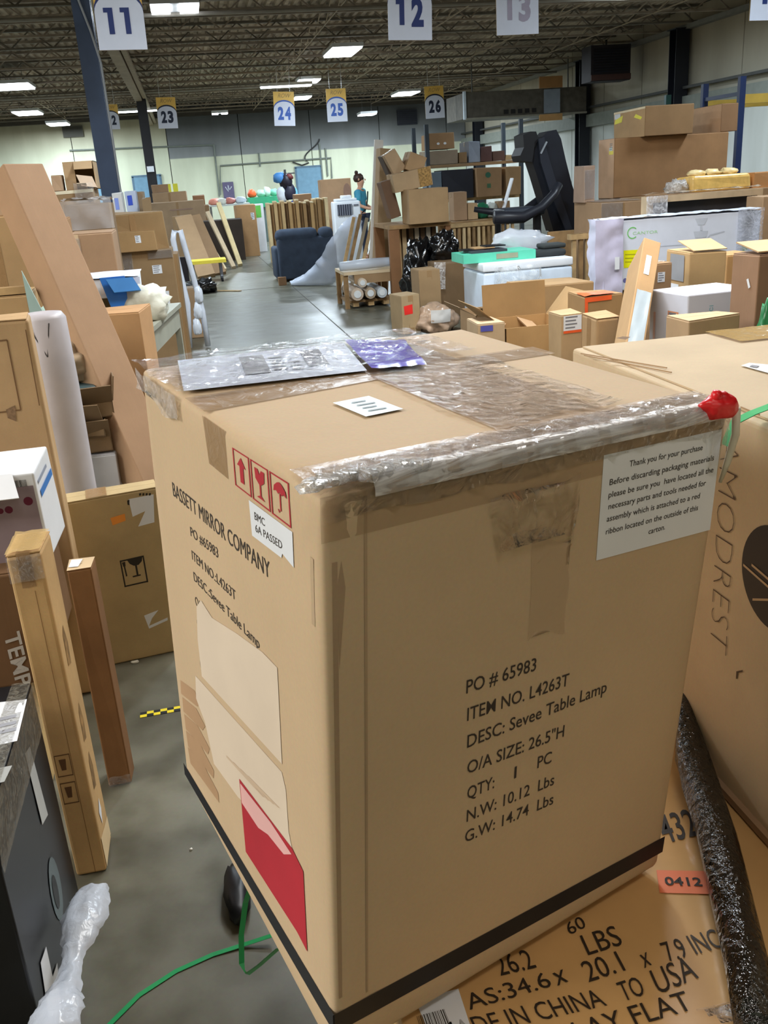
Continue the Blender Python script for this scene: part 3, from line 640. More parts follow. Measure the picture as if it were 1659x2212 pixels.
# handling symbols
RS = plain((196, 52, 62), .6, vary=.03); RF = plain((176, 36, 50), .6, vary=.03)
def sy(u, v): # unit square -> symbol frame on the left face
    a, b, c, d = (.616, .915), (.888, .919), (.613, .975), (.884, .983)
    return (a[0]*(1-u)*(1-v)+b[0]*u*(1-v)+c[0]*(1-u)*v+d[0]*u*v, a[1]*(1-u)*(1-v)+b[1]*u*(1-v)+c[1]*(1-u)*v+d[1]*u*v)
def syp(L): return [sy(*p) for p in L]
sets = []
for k in range(3):
    x0, x1 = k/3+.012, (k+1)/3-.012
    for q in (rect(x0, 0, x1, .035), rect(x0, .965, x1, 1), rect(x0, 0, x0+.018, 1), rect(x1-.018, 0, x1, 1)): sets.append(syp(q))
sets += [syp([(.13, .2), (.20, .2), (.20, .64), (.13, .64)]), syp([(.085, .62), (.245, .62), (.165, .86)])]
cx = .5; sets += [syp([(cx-.085, .86), (cx-.075, .60), (cx-.02, .50), (cx+.02, .50), (cx+.075, .60), (cx+.085, .86), (cx+.03, .86), (cx+.0, .74), (cx-.03, .86)]), syp(rect(cx-.012, .22, cx+.012, .52)), syp([(cx-.07, .15), (cx+.07, .15), (cx+.02, .22), (cx-.02, .22)])]
cx = .835; sets += [syp([(cx-.105, .60), (cx-.09, .74), (cx-.04, .84), (cx, .88), (cx+.04, .84), (cx+.09, .74), (cx+.105, .60), (cx+.06, .65), (cx+.03, .59), (cx, .65), (cx-.03, .59), (cx-.06, .65)]), syp(rect(cx-.009, .22, cx+.009, .62)), syp([(cx-.009, .22), (cx-.03, .15), (cx-.05, .22), (cx-.035, .24), (cx-.028, .20)])]
polys_on(LF, sets, RF, main, 'handling_symbols', .0018)
poly_on(LF, [(.689, .909), (.889, .915), (.889, .862), (.84, .868), (.835, .860), (.695, .853)][::-1], PAPER, main, 'inspection_sticker', .0022)
text_on(LF, 'BMC', (.715, .885), (.765, .888), .012, TK, main, off=.003); text_on(LF, '6A PASSED', (.716, .866), (.842, .875), .012, TK, main, off=.003)
# tapes on the top: a cross and the edge tape, darker than the board
TB = tape_mat((160, 128, 88), .3, .62)
poly_on(TP, rect(.452, 0.0, .742, 1.0), TB, main, 'tape', .0012, 10)
poly_on(TP, [(0, .535), (.452, .58), (.452, .665), (0, .66)], TB, main, 'tape', .0014, 6)
poly_on(TP, rect(.742, .575, 1.0, .67), TB, main, 'tape', .0014, 6)
poly_on(TP, rect(0, 0.0, 1.0, .115), TB, main, 'tape', .0018, 10)
poly_on(LF, [(.469, .915), (.581, .915), (.578, .993), (.45, .993)], TB, main, 'tape', .0012, 3)
poly_on(FR, rect(0, .93, 1.0, .992), tape_mat((176, 146, 110), .35, .35), main, 'tape', .0014, 10)
poly_on(TP, [(.272, .322), (.368, .33), (.357, .458), (.262, .45)], plain((214, 230, 236), .5), main, 'sticker', .0022)
for k in range(4): polys_on(TP, [rect(.295, .350+.024*k, .340-.01*(k % 2), .356+.024*k)], plain((150, 160, 166), .6), main, 'sticker_print', .003)
polys_on(TP, [[(.755, .885), (.79, .892), (.80, .882), (.765, .879)]], plain((92, 68, 44), .8), main, 'puncture', .002)
# shipping label pouch and purple bag corner with film over them
SHIP = [(.012, .700), (.464, .652), (.569, .968), (.10, 1.0)]
poly_on(TP, SHIP, plain((206, 214, 232), .4, vary=.04), main, 'shipping_label', .004, 8)
def quadF(q, F0):
    return lambda u, v, o=0.0: F0(q[0][0]*(1-u)*(1-v)+q[1][0]*u*(1-v)+q[2][0]*u*v+q[3][0]*(1-u)*v, q[0][1]*(1-u)*(1-v)+q[1][1]*u*(1-v)+q[2][1]*u*v+q[3][1]*(1-u)*v, o)
SF = quadF(SHIP, TP); GP = plain((150, 154, 164), .6)
polys_on(SF, [rect(.34, .25, .48, .85), rect(.70, .3, .82, .85)], GP, main, 'label_print', .005)
polys_on(SF, [rect(.5, .30+.1*k, .58, .34+.1*k) for k in range(5)]+[rect(.6, .25+.12*k, .67, .28+.12*k) for k in range(4)], plain((176, 180, 190), .6), main, 'label_print', .005)
PURP = [(.469, .638), (.612, .611), (.715, .88), (.575, .975)]
wrinkle(quadF(PURP, TP), 0, 0, 1, 1, 14, 14, .0016, .006, plain((86, 52, 200), .18, spec=.7, vary=.1), main, 'purple_bag', 3, 40, edge=.03)
wrinkle(TP, -.02, .66, .80, 1.01, 46, 20, .0022, .009, film_mat((235, 238, 245), .02, .05, 40, 1.14), main, 'plastic_film', 1, 45, edge=.02)
wrinkle(LF, -.01, .955, .30, 1.0, 20, 6, .003, .003, film_mat((235, 238, 245), .16, .1, 55), main, 'plastic_film', 5, 45, edge=.03)
# crinkled clear film over the upper front edge and the cross tapes
cf = film_mat((228, 226, 222), .04, .06, 34, 1.2)
wrinkle(TP, .03, .0, 1.0, .10, 70, 10, .0016, .002, cf, main, 'plastic_film', 8, 60, edge=.012)
wrinkle(FR, .0, .955, 1.0, 1.0, 70, 8, .0022, .001, cf, main, 'plastic_film', 8, 60, edge=.008)
for k in range(9):
    u0_ = .10+.09*k; wrinkle(lambda u, v, o=0: (TP(u, (v-.5)*.044, o) if v >= .5 else FR(u, 1-(.5-v)*.038, o)), u0_, 0, u0_+.15, 1, 14, 4, .0012, .004, film_mat((240, 241, 243), .40, .05, 46, 1.3, (.22, .22, 1.6)), main, 'film_ridge', k, 55)
wrinkle(TP, .44, .12, .80, .62, 20, 24, .0018, .003, film_mat((228, 226, 222), .008, .06, 22, 1.10), main, 'plastic_film', 9, 26, edge=.02)
wrinkle(FR, .36, .84, .58, .95, 16, 10, .0028, .0025, film_mat((216, 206, 196), .03, .10, 26, 1.15), main, 'plastic_film', 12, 26, edge=.05)
wrinkle(FR, .462, .672, .575, .845, 10, 16, .0006, .002, tape_mat((206, 180, 146), .3, .4), main, 'torn_tape', 13, 60, edge=.04)
wrinkle(FR, .94, .90, 1.012, 1.0, 6, 10, .003, .003, cf, main, 'plastic_film', 3, 40)
# crushed film lumps at the near top corner
for k in range(7): 
    b_ = blob('film_lump', TP(.01+.035*k-.02, .01+.006*(k % 3), .0), (.012+.004*(k % 2), .010, .006), film_mat((232, 232, 230), .3, .05, 90), main, k, .5, 5, 2)
# corner crease strips at the vertical edge
polys_on(FR, [[(.078, .12), (.083, .12), (.090, .985), (.084, .985)]], cardboard((182, 152, 116)), main, 'crease', .0008)
polys_on(FR, [[(.012, .14), (.020, .14), (.030, .90), (.020, .90)], [(.030, .74), (.045, .86), (.038, .90), (.028, .86)]], cardboard((176, 146, 112)), main, 'crease', .001)
for (v0, v1) in ((.80, .90), (.87, .875)): polys_on(LF, [[(.955, v0), (.968, v0), (.97, v1), (.957, v1)]], cardboard((190, 162, 126)), main, 'crease', .001)
# red ribbon bag under the film and clear tape tail at the right top corner
rb = blob('red_ribbon_bag', FR(.945, .985, .006), (.021, .009, .016), plain((214, 28, 34), .3, spec=.6, bmp=.5, bscale=30), main, 4, .3, 2.0, 3)
blob('ribbon_tail', FR(.938, 1.012, .004), (.007, .006, .008), plain((214, 28, 34), .3), main, 7, .2, 2, 2)
MB().tube([FR(1.0, .995, .006), FR(1.006, .95, .008), FR(1.004, .90, .004), FR(.998, .862, .002)], [.005, .0045, .004, .002], 8).build('tape_tail', plain((206, 200, 180), .35), main, True)

# ------------------------------------------------------------------ carton with diagonal brand print (right)
BH = dict(x=.712+1.1, y=.62+.56, z=.709, w=2.2, d=1.10, h=.60, yaw=0); BH['y'] = (.40+1.71)/2; BH['d'] = 1.31; T['modrest'] = BH
mh = carton('modrest', 'long pale carton at the right with thin lettering down its side and a dark disc', (216, 190, 152), tape=(), jit=0.0, r=.008)
ML, MT = mh.F('left'), mh.F('top')
def mluv(px, py): p = atx(px, py, .712); return ((1.71-p.y)/1.31, (p.z-.709)/.60)
TH = plain((88, 68, 52), .7, vary=.02)
# letters run downwards, their tops towards the camera
t0 = mluv(1563, 958); t1 = mluv(1534, 1372); up0 = mluv(1590, 960)
hh = abs(mluv(1588, 1120)[0]-mluv(1546, 1130)[0])
ub = mluv(1546, 1130)[0]
text_on(ML, 'AMODREST', (ub, mluv(1560, 940)[1]), (ub+.005, mluv(1520, 1374)[1]), hh, TH, mh.root, up=(1, 0), bold=-0.034)
cc = ((1.71-1.008)/1.31, (1.107-.709)/.60); rr = .0741/.60
pts = [(cc[0]+rr*.60/1.31*math.cos(a*math.pi/24), cc[1]+rr*math.sin(a*math.pi/24)) for a in range(48)]
poly_on(ML, pts, plain((44, 36, 34), .6), mh.root, 'printed_disc', .0012)
for (a, b) in (((1608, 1222), (1680, 1286)), ((1626, 1222), (1684, 1272)), ((1628, 1297), (1672, 1298))):
    p, q = mluv(*a), mluv(*b); polys_on(ML, [[p, q, (q[0], q[1]+.006), (p[0], p[1]+.006)]], plain((196, 166, 130), .6), mh.root, 'disc_line', .002)
poly_on(ML, [mluv(1592, 1450), mluv(1606, 1447), mluv(1605, 1451), mluv(1596, 1453), mluv(1594, 1466), mluv(1591, 1466)], TH, mh.root, 'scratch', .0012)
MB().box((-1.1-.004, 0, .006), (.012, 1.31, .012)).build('bottom_flap_edge', plain((158, 128, 98), .7), mh.root)
def mtuv(px, py): p = atz(px, py, 1.309); return ((p.x-.712)/2.2, (p.y-.40)/1.31)
poly_on(MT, [mtuv(1600, 797), mtuv(1618, 791), mtuv(1680, 797), mtuv(1664, 815)][::-1], plain((226, 230, 230), .5), mh.root, 'sticker', .006)
polys_on(MT, [[mtuv(1618, 800), mtuv(1624, 797), mtuv(1640, 799), mtuv(1634, 803)]], plain((120, 120, 130), .5), mh.root, 'sticker_print', .007)
wrinkle(MT, *mtuv(1600, 745), *mtuv(1700, 705), 16, 8, .0012, .0062, tape_mat((214, 178, 112), .15, .8), mh.root, 'tape', 2, 30)
polys_on(MT, [[mtuv(1330, 737), mtuv(1345, 733), mtuv(1362, 734), mtuv(1352, 740)]], plain((120, 92, 60), .8), mh.root, 'puncture', .006)
for k, (a, b) in enumerate((((1255, 768), (1440, 802)), ((1262, 772), (1450, 812)), ((1640, 902), (1600, 888)))):
    a_, b_ = mtuv(*a), mtuv(*b); mb = MB(); mb.bar(MT(*a_, .004), MT(*b_, .006), .0018); mb.build('raised_crease', plain((170, 140, 104), .7), mh.root)
# green plastic strap lying over its near corner
gm = plain((50, 190, 110), .25, spec=.6)
g0, g1, g2 = atz(1587, 912, 1.322), atz(1625, 893, 1.324), atz(1690, 868, 1.330)
V = []
for p in (g0+Vector((-.012, -.0, -.03)), g0, g1, g2): V += [p+Vector((0, -.009, 0)), p+Vector((0, .009, 0))]
V += [v+Vector((0, 0, .001)) for v in map(Vector, V)]
o = mobj('packing_strap', V, [(0, 2, 3, 1), (2, 4, 5, 3), (4, 6, 7, 5), (8, 9, 11, 10), (10, 11, 13, 12), (12, 13, 15, 14)], gm); tag(o, 'light green plastic strap end lying on the pale carton at the right edge', 'strap')

# ------------------------------------------------------------------ flat carton under them with large stencilled text
T['flat'] = dict(x=.125+.70, y=(.60+1.9)/2, z=.505, w=1.40, d=1.30, h=.20, yaw=0)
fh = carton('flat', 'flat glossy brown carton under the lamp carton stencilled with sizes and lay flat', (190, 146, 92), tape=(), jit=0, r=.006, flaps=False, mat=plain((206, 164, 108), .26, vary=.08, spec=.6))
FT = fh.F('top'); fx0, fy0 = .125, .60
def fuv(px, py): p = atz(px, py, .706); return ((p.x-fx0)/1.40, (p.y-fy0)/1.30)
IK = plain((44, 34, 26), .5, vary=.02)
def ftext(s, a, b, capx, bold=0.0, **k):
    a_, b_ = fuv(*a), fuv(*b); c_ = fuv(*capx); up = (c_[0]-a_[0], c_[1]-a_[1])
    text_on(FT, s, a_, b_, 1.0, IK, fh.root, up=up, bold=bold, off=.0014, **k)
ftext('60', (1232, 2020), (1268, 2002), (1219, 1996)); ftext('LBS', (1271, 2064), (1347, 2040), (1252, 2022))
ftext('26.2', (1082, 2108), (1160, 2090), (1062, 2068))
ftext('AS:34.6', (1015, 2182), (1194, 2130), (1000, 2150)); ftext('x', (1204, 2130), (1228, 2120), (1187, 2090)); ftext('20.1', (1272, 2122), (1352, 2096), (1252, 2080)); ftext('x', (1392, 2092), (1408, 2084), (1376, 2050)); ftext('7.9 INCH', (1446, 2078), (1592, 2038), (1424, 2038))
ftext('MADE IN CHINA', (960, 2252), (1312, 2172), (944, 2214)); ftext('TO', (1348, 2164), (1396, 2148), (1330, 2124)); ftext('USA', (1424, 2148), (1510, 2112), (1402, 2098))
ftext('LAY FLAT', (1250, 2252), (1500, 2180), (1232, 2210)); ftext('.432', (1428, 1824), (1512, 1802), (1408, 1768), bold=.01)
poly_on(FT, [fuv(1418, 1880), fuv(1524, 1882), fuv(1538, 1932), fuv(1425, 1929)][::-1], plain((238, 128, 84), .5), fh.root, 'price_tag', .0014)
a_ = fuv(1438, 1913); b_ = fuv(1518, 1915); c_ = fuv(1434, 1896)
text_on(FT, '0412', a_, b_, 1.0, INK, fh.root, up=(c_[0]-a_[0], c_[1]-a_[1]), bold=.02, off=.0024)
poly_on(FT, [fuv(896, 2160), fuv(990, 2136), fuv(1016, 2216), fuv(940, 2260)][::-1], PAPER, fh.root, 'barcode_label', .0014)
BQ = [fuv(900, 2196), fuv(960, 2180), fuv(984, 2240), fuv(920, 2260)]
barcode(quadF(BQ, FT), 0, 0, 1, 1, fh.root, 4); 
for k in range(3): wrinkle(FT, *fuv(1505+16*k, 2185-2*k), *fuv(1640, 2150+22*k), 8, 2, .0006, .002, CLEAR, fh.root, 'plastic_film', 3, 30)
# low support stack hidden under the flat carton
T['prop'] = dict(x=.86, y=1.28, z=0, w=1.20, d=1.15, h=.503, yaw=0)
carton('prop', 'plain brown carton standing on the floor beneath the flat stencilled carton', (176, 140, 100), tape=())
# black stretch-wrapped tube lying in the gap
bt = []
for (px, py, z, r) in ((1478, 1500, .80, .008), (1484, 1560, .775, .018), (1494, 1630, .75, .026), (1516, 1700, .738, .028), (1546, 1800, .736, .028), (1566, 1880, .736, .028), (1590, 1980, .734, .026), (1612, 2080, .734, .025), (1640, 2240, .732, .024)):
    bt.append((atz(px, py, z), r))
mb = MB(); mb.tube([p for p, r in bt], [r for p, r in bt], 14)
V2 = []
for q in mb.v:
    q = Vector(q); k = noise.noise(Vector((q.x*60, q.y*22, q.z*60))); c = min(bt, key=lambda t: (t[0]-q).length)[0]
    V2.append(q+(q-c).normalized()*.005*k)
bw = mobj('wrapped_tube', V2, mb.f, plain((7, 7, 9), .10, spec=.9, bmp=1.0, bscale=70), None, True); tag(bw, 'long tube wrapped in shiny black stretch film lying along the gap at the lower right', 'tube')

# ------------------------------------------------------------------ left foreground
pose('tan', (-90, 1490), (64, 1462), 2.5, .45, minw=.6)
tb = carton('tan', 'short tan carton behind the black box with a torn white label on top', (206, 172, 112), tape=())
poly_on(tb.F('top'), [(.2, .12), (.93, .15), (.88, .35), (.95, .5), (.86, .62), (.2, .6)], PAPER, tb.root, 'torn_label', .006)
pose('tem', (-100, 1262), (60, 1236), 2.46, .5, 'tan', minw=.62)
te = carton('tem', 'brown carton with white sideways block letters standing on the short tan carton', (128, 92, 58), tape=())
F_ = te.F('front')
def fpuv(H, face, px, py):   # face coordinates of the point of a face seen at a pixel
    F = H.F(face); M = H.root.matrix_basis; a = M @ F(0, 0); b = M @ F(1, 0); c = M @ F(0, 1); n = (b-a).cross(c-a); d = ray(px, py); p = EYE + d*((a-EYE).dot(n)/d.dot(n))
    e1, e2 = b-a, c-a; q = p-a; A = e1.dot(e1); B = e1.dot(e2); D = e2.dot(e2); r1, r2 = q.dot(e1), q.dot(e2); k = A*D-B*B
    return ((r1*D-r2*B)/k, (r2*A-r1*B)/k)
a, b, c = fpuv(te, 'front', 12, 1372), fpuv(te, 'front', 34, 1470), fpuv(te, 'front', 44, 1362)
text_on(F_, 'TEMP', a, (b[0]+(b[0]-a[0])*.15, b[1]+(b[1]-a[1])*.15), 1.0, plain((200, 196, 190), .6), te.root, up=(c[0]-a[0], c[1]-a[1]), bold=.02)
pose('prt', (-130, 1050), (74, 1012), 2.55, .26, 'tem', minw=.42)
pj = carton('prt', 'white printed retail box with dark red dots and blue writing on the brown carton', name='retail_box', mat=WHITE, tape=(), flaps=False)
F_ = pj.F('front'); F2 = pj.F('right')
poly_on(F_, rect(.02, .02, .98, .86), plain((156, 140, 150), .5, vary=.12), pj.root, 'printed_panel', .001)
def disc(F, c, r, n=14, asp=1.0): return [(c[0]+r*math.cos(i*2*math.pi/n), c[1]+r*asp*math.sin(i*2*math.pi/n)) for i in range(n)]
for (x_, y_, r_) in ((62, 1081, .030), (20, 1100, .026), (2, 1103, .02)):
    polys_on(F_, [disc(F_, fpuv(pj, 'front', x_, y_), r_, asp=pj.p['w']/pj.p['h'])], plain((104, 26, 56), .5), pj.root, 'printed_dot', .002)
barcode(F_, *fpuv(pj, 'front', 32, 1052), *fpuv(pj, 'front', 58, 1034), pj.root, 5)
a = fpuv(pj, 'front', 2, 1074); polys_on(F_, [rect(a[0]-.05, a[1], a[0]+.09, a[1]+.035)], plain((60, 130, 190), .5), pj.root, 'print_band', .002)
polys_on(F2, [rect(.12, .68, .92, .76)], plain((42, 120, 200), .5), pj.root, 'print_band', .002); polys_on(F2, [rect(.1, .84, .7, .88)], plain((150, 160, 180), .5), pj.root, 'label_print', .002)
slab((-.21, -.13, pj.p['h']+.002), (.36, 0, 0), (.02, -.07, -.05), .003, WHITE, pj.root)
pose('panelbox', (-70, 700), (57, 686), 3.0, .09, minw=.62)
pi = carton('panelbox', 'tall tan upright carton with an outlined panel left of the grey roll', (204, 166, 118), tape=(), r=.01)
F_ = pi.F('front'); LN = plain((120, 88, 56), .7)
def line_on(H, face, a, b, w=.004, mat=LN, off=.0015, name='printed_line'):
    F = H.F(face); p, q = fpuv(H, face, *a), fpuv(H, face, *b); d = Vector(((q[0]-p[0])*F.w, (q[1]-p[1])*F.h)).normalized(); n = (-d.y*w/2/F.w, d.x*w/2/F.h)
    return polys_on(F, [[(p[0]-n[0], p[1]-n[1]), (q[0]-n[0], q[1]-n[1]), (q[0]+n[0], q[1]+n[1]), (p[0]+n[0], p[1]+n[1])]], mat, H.root, name, off)
line_on(pi, 'front', (-40, 735), (14, 728)); line_on(pi, 'front', (14, 728), (44, 880)); line_on(pi, 'front', (54, 705), (84, 870), .003); line_on(pi, 'front', (44, 880), (-30, 890))
polys_on(F_, [[fpuv(pi, 'front', *q) for q in ((12, 880), (32, 870), (34, 905), (16, 898))]], plain((140, 112, 84), .8, vary=.3, scale=60), pi.root, 'scuff_mark')
T['blackbox'] = dict(x=-.79, y=1.73, z=0, w=.6, d=.497, h=.618, yaw=0)
pb = carton('blackbox', 'black glossy box with a white label and taped corner at the lower left', mat=plain((17, 18, 23), .38, vary=.2, scale=12), tape=(), flaps=False, r=.005)
FT_, FR_, FF_ = pb.F('top'), pb.F('right'), pb.F('front')
poly_on(FT_, [fpuv(pb, 'top', *q) for q in ((-60, 1625), (42, 1602), (66, 1512), (-50, 1525))], PAPER, pb.root, 'shipping_label', .0015)
for k in range(3): polys_on(FT_, [[fpuv(pb, 'top', *q) for q in ((4, 1560+14*k), (40, 1552+14*k), (42, 1545+14*k), (6, 1553+14*k))]], plain((150, 152, 160), .6), pb.root, 'label_print', .0025)
poly_on(FT_, [fpuv(pb, 'top', *q) for q in ((-80, 1712), (12, 1690), (30, 1655), (-60, 1672))], plain((160, 162, 160), .4), pb.root, 'tape', .0015)
poly_on(FR_, [fpuv(pb, 'right', *q) for q in ((55, 1628), (66, 1612), (104, 1760), (92, 1782))], plain((186, 190, 190), .4), pb.root, 'tape', .0015)
wrinkle(FR_, 0, .80, 1, 1.0, 16, 6, .002, .002, film_mat((200, 196, 180), .16, .12, 50), pb.root, 'plastic_film', 2, 40)
wrinkle(FT_, .93, 0, 1.0, 1, 4, 16, .001, .001, film_mat((200, 196, 180), .16, .12, 50, 1.2), pb.root, 'plastic_film', 4, 40)
poly_on(FR_, disc(FR_, (.62, .30), .10, 18, 1.3), plain((90, 104, 108), .4), pb.root, 'printed_patch', .001)
poly_on(FR_, disc(FR_, (.60, .30), .045, 18, 1.6), BLACKP, pb.root, 'printed_patch', .002)
poly_on(FR_, [fpuv(pb, 'right', *q) for q in ((86, 2080), (98, 2045), (112, 2110), (122, 2080), (130, 2180), (104, 2200))], PAPER, pb.root, 'torn_label', .002)
pose('tallA', (12, 1195), (90, 1200), 2.05, .13)
pe = carton('tallA', 'tall slim carton with a taped dented top standing on the floor at the left', (214, 172, 114), tape=('topy',), r=.008, jit=.004, dirt=.18)
wrinkle(pe.F('top'), 0, 0, 1, 1, 8, 8, .004, .006, tape_mat((206, 176, 120), .15, .6), pe.root, 'tape', 2, 50)
wrinkle(pe.F('front'), 0, .93, 1, 1, 8, 4, .003, .002, CLEAR, pe.root, 'plastic_film', 2, 50)
poly_on(pe.F('front'), rect(.62, .005, .64, .9), plain((140, 104, 62), .6), pe.root, 'crease', .001)
for i in range(2):
    q = rect(.12, .34-.09*i, .60, .41-.09*i); F_ = pe.F('front')
    polys_on(F_, [rect(.12, .34-.09*i, .60, .343-.09*i), rect(.12, .407-.09*i, .60, .41-.09*i), rect(.12, .34-.09*i, .14, .41-.09*i), rect(.58, .34-.09*i, .60, .41-.09*i), [(.28, .36-.09*i), (.42, .36-.09*i), (.46, .395-.09*i), (.24, .395-.09*i)]], plain((96, 66, 40), .7), pe.root, 'handling_symbols', .0015)
poly_on(pe.F('right'), [(.3, .17), (.5, .20), (.55, .16), (.4, .12)], PAPER, pe.root, 'torn_label', .0015)
poly_on(pe.F('right'), [(.05, .01), (.95, .02), (.95, .085), (.5, .095), (.05, .11)], plain((222, 196, 152), .6), pe.root, 'scuff_mark', .001)
for s_, v_ in ((1, .70), (2, .46), (3, .30)): poly_on(pe.F('right'), [(.3, v_-.05), (.55, v_-.06), (.62, v_), (.5, v_+.06), (.35, v_+.04)], plain((150, 116, 70), .7, vary=.3, scale=30), pe.root, 'scuff_mark', .001)
pose('tallB', (143, 1236), (198, 1226), 2.42, .075)
pf = carton('tallB', 'narrow dark upright carton with a small sticker behind the tall slim carton', (140, 96, 54), tape=(), r=.004, jit=.003, dirt=.2)
poly_on(pf.F('top'), [(.05, .25), (.45, .2), (.55, .85), (.1, .9)], PAPER, pf.root, 'sticker', .006)
poly_on(pf.F('top'), rect(.0, .0, 1, 1), plain((206, 180, 142), .6), pf.root, 'flap', .0045)
wrinkle(pf.F('front'), 0, 0, 1, .05, 6, 3, .004, .003, CLEAR, pf.root, 'plastic_film', 2, 50)
pose('frag', (120, 1096), (345, 1054), 3.2, .13, yaw=8)
pg = carton('frag', 'low wide khaki carton with a cup and fork stamp and torn labels', (198, 170, 120), tape=(), r=.006, dirt=.14)
F_ = pg.F('front'); g = lambda *q: fpuv(pg, 'front', *q)
poly_on(F_, [g(*q) for q in ((277, 1080), (331, 1070), (333, 1130), (298, 1139), (313, 1106), (286, 1118))][::-1], PAPER, pg.root, 'torn_label', .0015)
poly_on(F_, [g(*q) for q in ((238, 1120), (269, 1111), (271, 1126), (243, 1136))][::-1], plain((236, 150, 60), .6), pg.root, 'orange_sticker', .0015)
poly_on(F_, [g(*q) for q in ((311, 1330), (342, 1318), (328, 1336), (322, 1352), (362, 1334), (362, 1340), (322, 1358))][::-1], PAPER, pg.root, 'torn_label', .0015)
ik = plain((44, 38, 30), .7)
def gq(*L): return [g(*q) for q in L]
polys_on(F_, [gq((258, 1212), (309, 1201), (310, 1204), (259, 1215)), gq((258, 1212), (261, 1211), (272, 1268), (269, 1269)), gq((307, 1202), (310, 1201), (320, 1258), (317, 1259)), gq((268, 1266), (318, 1255), (319, 1258), (269, 1269)),
              gq((274, 1211), (307, 1204), (306, 1213), (299, 1221), (289, 1223), (280, 1219)), gq((291, 1221), (295, 1220), (299, 1242), (295, 1243)), gq((286, 1245), (303, 1241), (304, 1244), (287, 1248)),
              gq((266, 1221), (269, 1220), (275, 1245), (272, 1246)), gq((263, 1216), (270, 1214), (271, 1224), (266, 1225))], ik, pg.root, 'handling_symbols', .0015)
polys_on(F_, [gq((300+7*k, 1068), (304+7*k, 1067), (304+7*k, 1072), (300+7*k, 1073)) for k in range(4)]+[gq((274, 1083), (279, 1081), (279, 1093), (275, 1092))], ik, pg.root, 'printed_marks', .0018)
poly_on(pg.F('top'), rect(.3, 0, .5, 1), TAPE, pg.root, 'tape', .006)
T['whitelow'] = dict(pose('whitelow', (120, 992), (250, 982), 4.0, .3, minw=.42))
T['whitelow'].update(z=0)
T['whitelow']['h'] = atz(190, 990, .6).z if False else T['whitelow']['h']
wl = carton('whitelow', 'white grey carton standing between the leaning carton and the panelled carton', name='white_box', mat=plain((196, 196, 200), .5), tape=('front',), tapemat=plain((170, 160, 165), .4), r=.004)
# open flattened boxes stacked on it
for i, (z_, a_) in enumerate(((.615, 4), (.665, -6), (.72, 8))):
    T['fm%d' % i] = dict(x=T['whitelow']['x']-.02+.02*i, y=T['whitelow']['y']+.02, z=T['whitelow']['h']+.006+.075*i, w=.42-.02*i, d=.30, h=.068, yaw=R(a_))
    open_carton('fm%d' % i, ('shallow open tray box lying directly on the white grey carton', 'middle shallow open tray box of the dark stack', 'topmost shallow open tray box with lifted flaps')[i], (150, 120, 84), (125, None, None, None) if i < 2 else (130, 100, 120, None), flap=.35)
T['shade'] = dict(x=T['whitelow']['x']-.02, y=T['whitelow']['y']-.02, z=T['whitelow']['h']+.24, w=.34, d=.26, h=.05, yaw=.2)
carton('shade', 'small dark teal flat case on top of the open tray boxes', name='flat_case', mat=plain((58, 78, 82), .5), tape=(), flaps=False)
# crumpled kraft paper and pale green cloth above the tray boxes
kp = blob('kraft_paper', (T['shade']['x']+.06, 4.25, T['shade']['z']+.055), (.14, .12, .10), cardboard((176, 150, 118)), None, 2, .28, 3, 4); tag(kp, 'crumpled kraft paper heaped over the dark teal case', 'paper')
gc = blob('green_cloth', (-.72, 4.75, .86), (.12, .12, .17), plain((168, 196, 186), .6, bmp=.6, bscale=12), None, 5, .28, 3, 4); tag(gc, 'pale green crumpled plastic sheeting behind the grey roll', 'sheeting')
T['gcbase'] = dict(x=-.74, y=4.86, z=0, w=.4, d=.45, h=.855, yaw=0); carton('gcbase', 'brown carton hidden low behind the grey roll carrying green sheeting', (150, 122, 90), tape=())
# grey poly mailer roll standing
rp_ = at(90, 676, 3.6); rx = rp_.x
mb = MB(); mb.tube([(rx-.02, 3.6, 0), (rx-.005, 3.6, .5), (rx+.0, 3.6, 1.0), (rx+.0, 3.6, rp_.z-.02), (rx, 3.6, rp_.z)], [.085, .086, .086, .083, .07], 18)
gr = mb.build('foam_roll', plain((190, 186, 192), .4, bmp=.2, bscale=8), None, True); tag(gr, 'tall light grey wrapped roll with dark chevron folds beside the panelled carton', 'roll')
for (zz, s) in ((rp_.z-.12, 1), (rp_.z-.42, -1)):
    MB().bar((rx-.045, 3.6-.076, zz+.09*s), (rx+.005, 3.6-.082, zz-.03*s), .004).bar((rx+.005, 3.6-.082, zz-.03*s), (rx+.03, 3.6-.076, zz+.09*s), .004).build('chevron_fold', plain((70, 70, 74), .6), gr)
# the long leaning carton
def lean_box(name, label, P0, P1, w, t, roll, rgb, cat='box', mat=None, r=.006, endcap=False):
    """slim box from P0 (floor end) to P1; w across, t thick, roll about its axis"""
    P0, P1 = Vector(P0), Vector(P1); L = (P1-P0).length; z = (P1-P0).normalized(); x = Vector((1, 0, 0)); x = (x-z*x.dot(z)).normalized(); y = z.cross(x)
    x, y = x*math.cos(roll)+y*math.sin(roll), y*math.cos(roll)-x*math.sin(roll)
    root = empty(name, label, cat); root.matrix_world = Matrix(((x.x, y.x, z.x, P0.x), (x.y, y.y, z.y, P0.y), (x.z, y.z, z.z, P0.z), (0, 0, 0, 1)))
    cn = hexbox(w, t, L, .003, random.Random(len(label))); v, f = roundhex(cn, r); mobj('body', v, f, mat or cardboard(rgb), root); H = Hexa(cn); H.root = root; H.p = dict(w=w, d=t, h=L); return H
A0 = atz(418, 1262, .0)+Vector((0, .05, .03)); A1 = at(34, 372, 4.55)
lb = lean_box('long_carton', 'very long slim carton leaning diagonally to the left over the other boxes', A0, A1, .20, .15, R(40), (176, 138, 102))
F_ = lb.F('front')
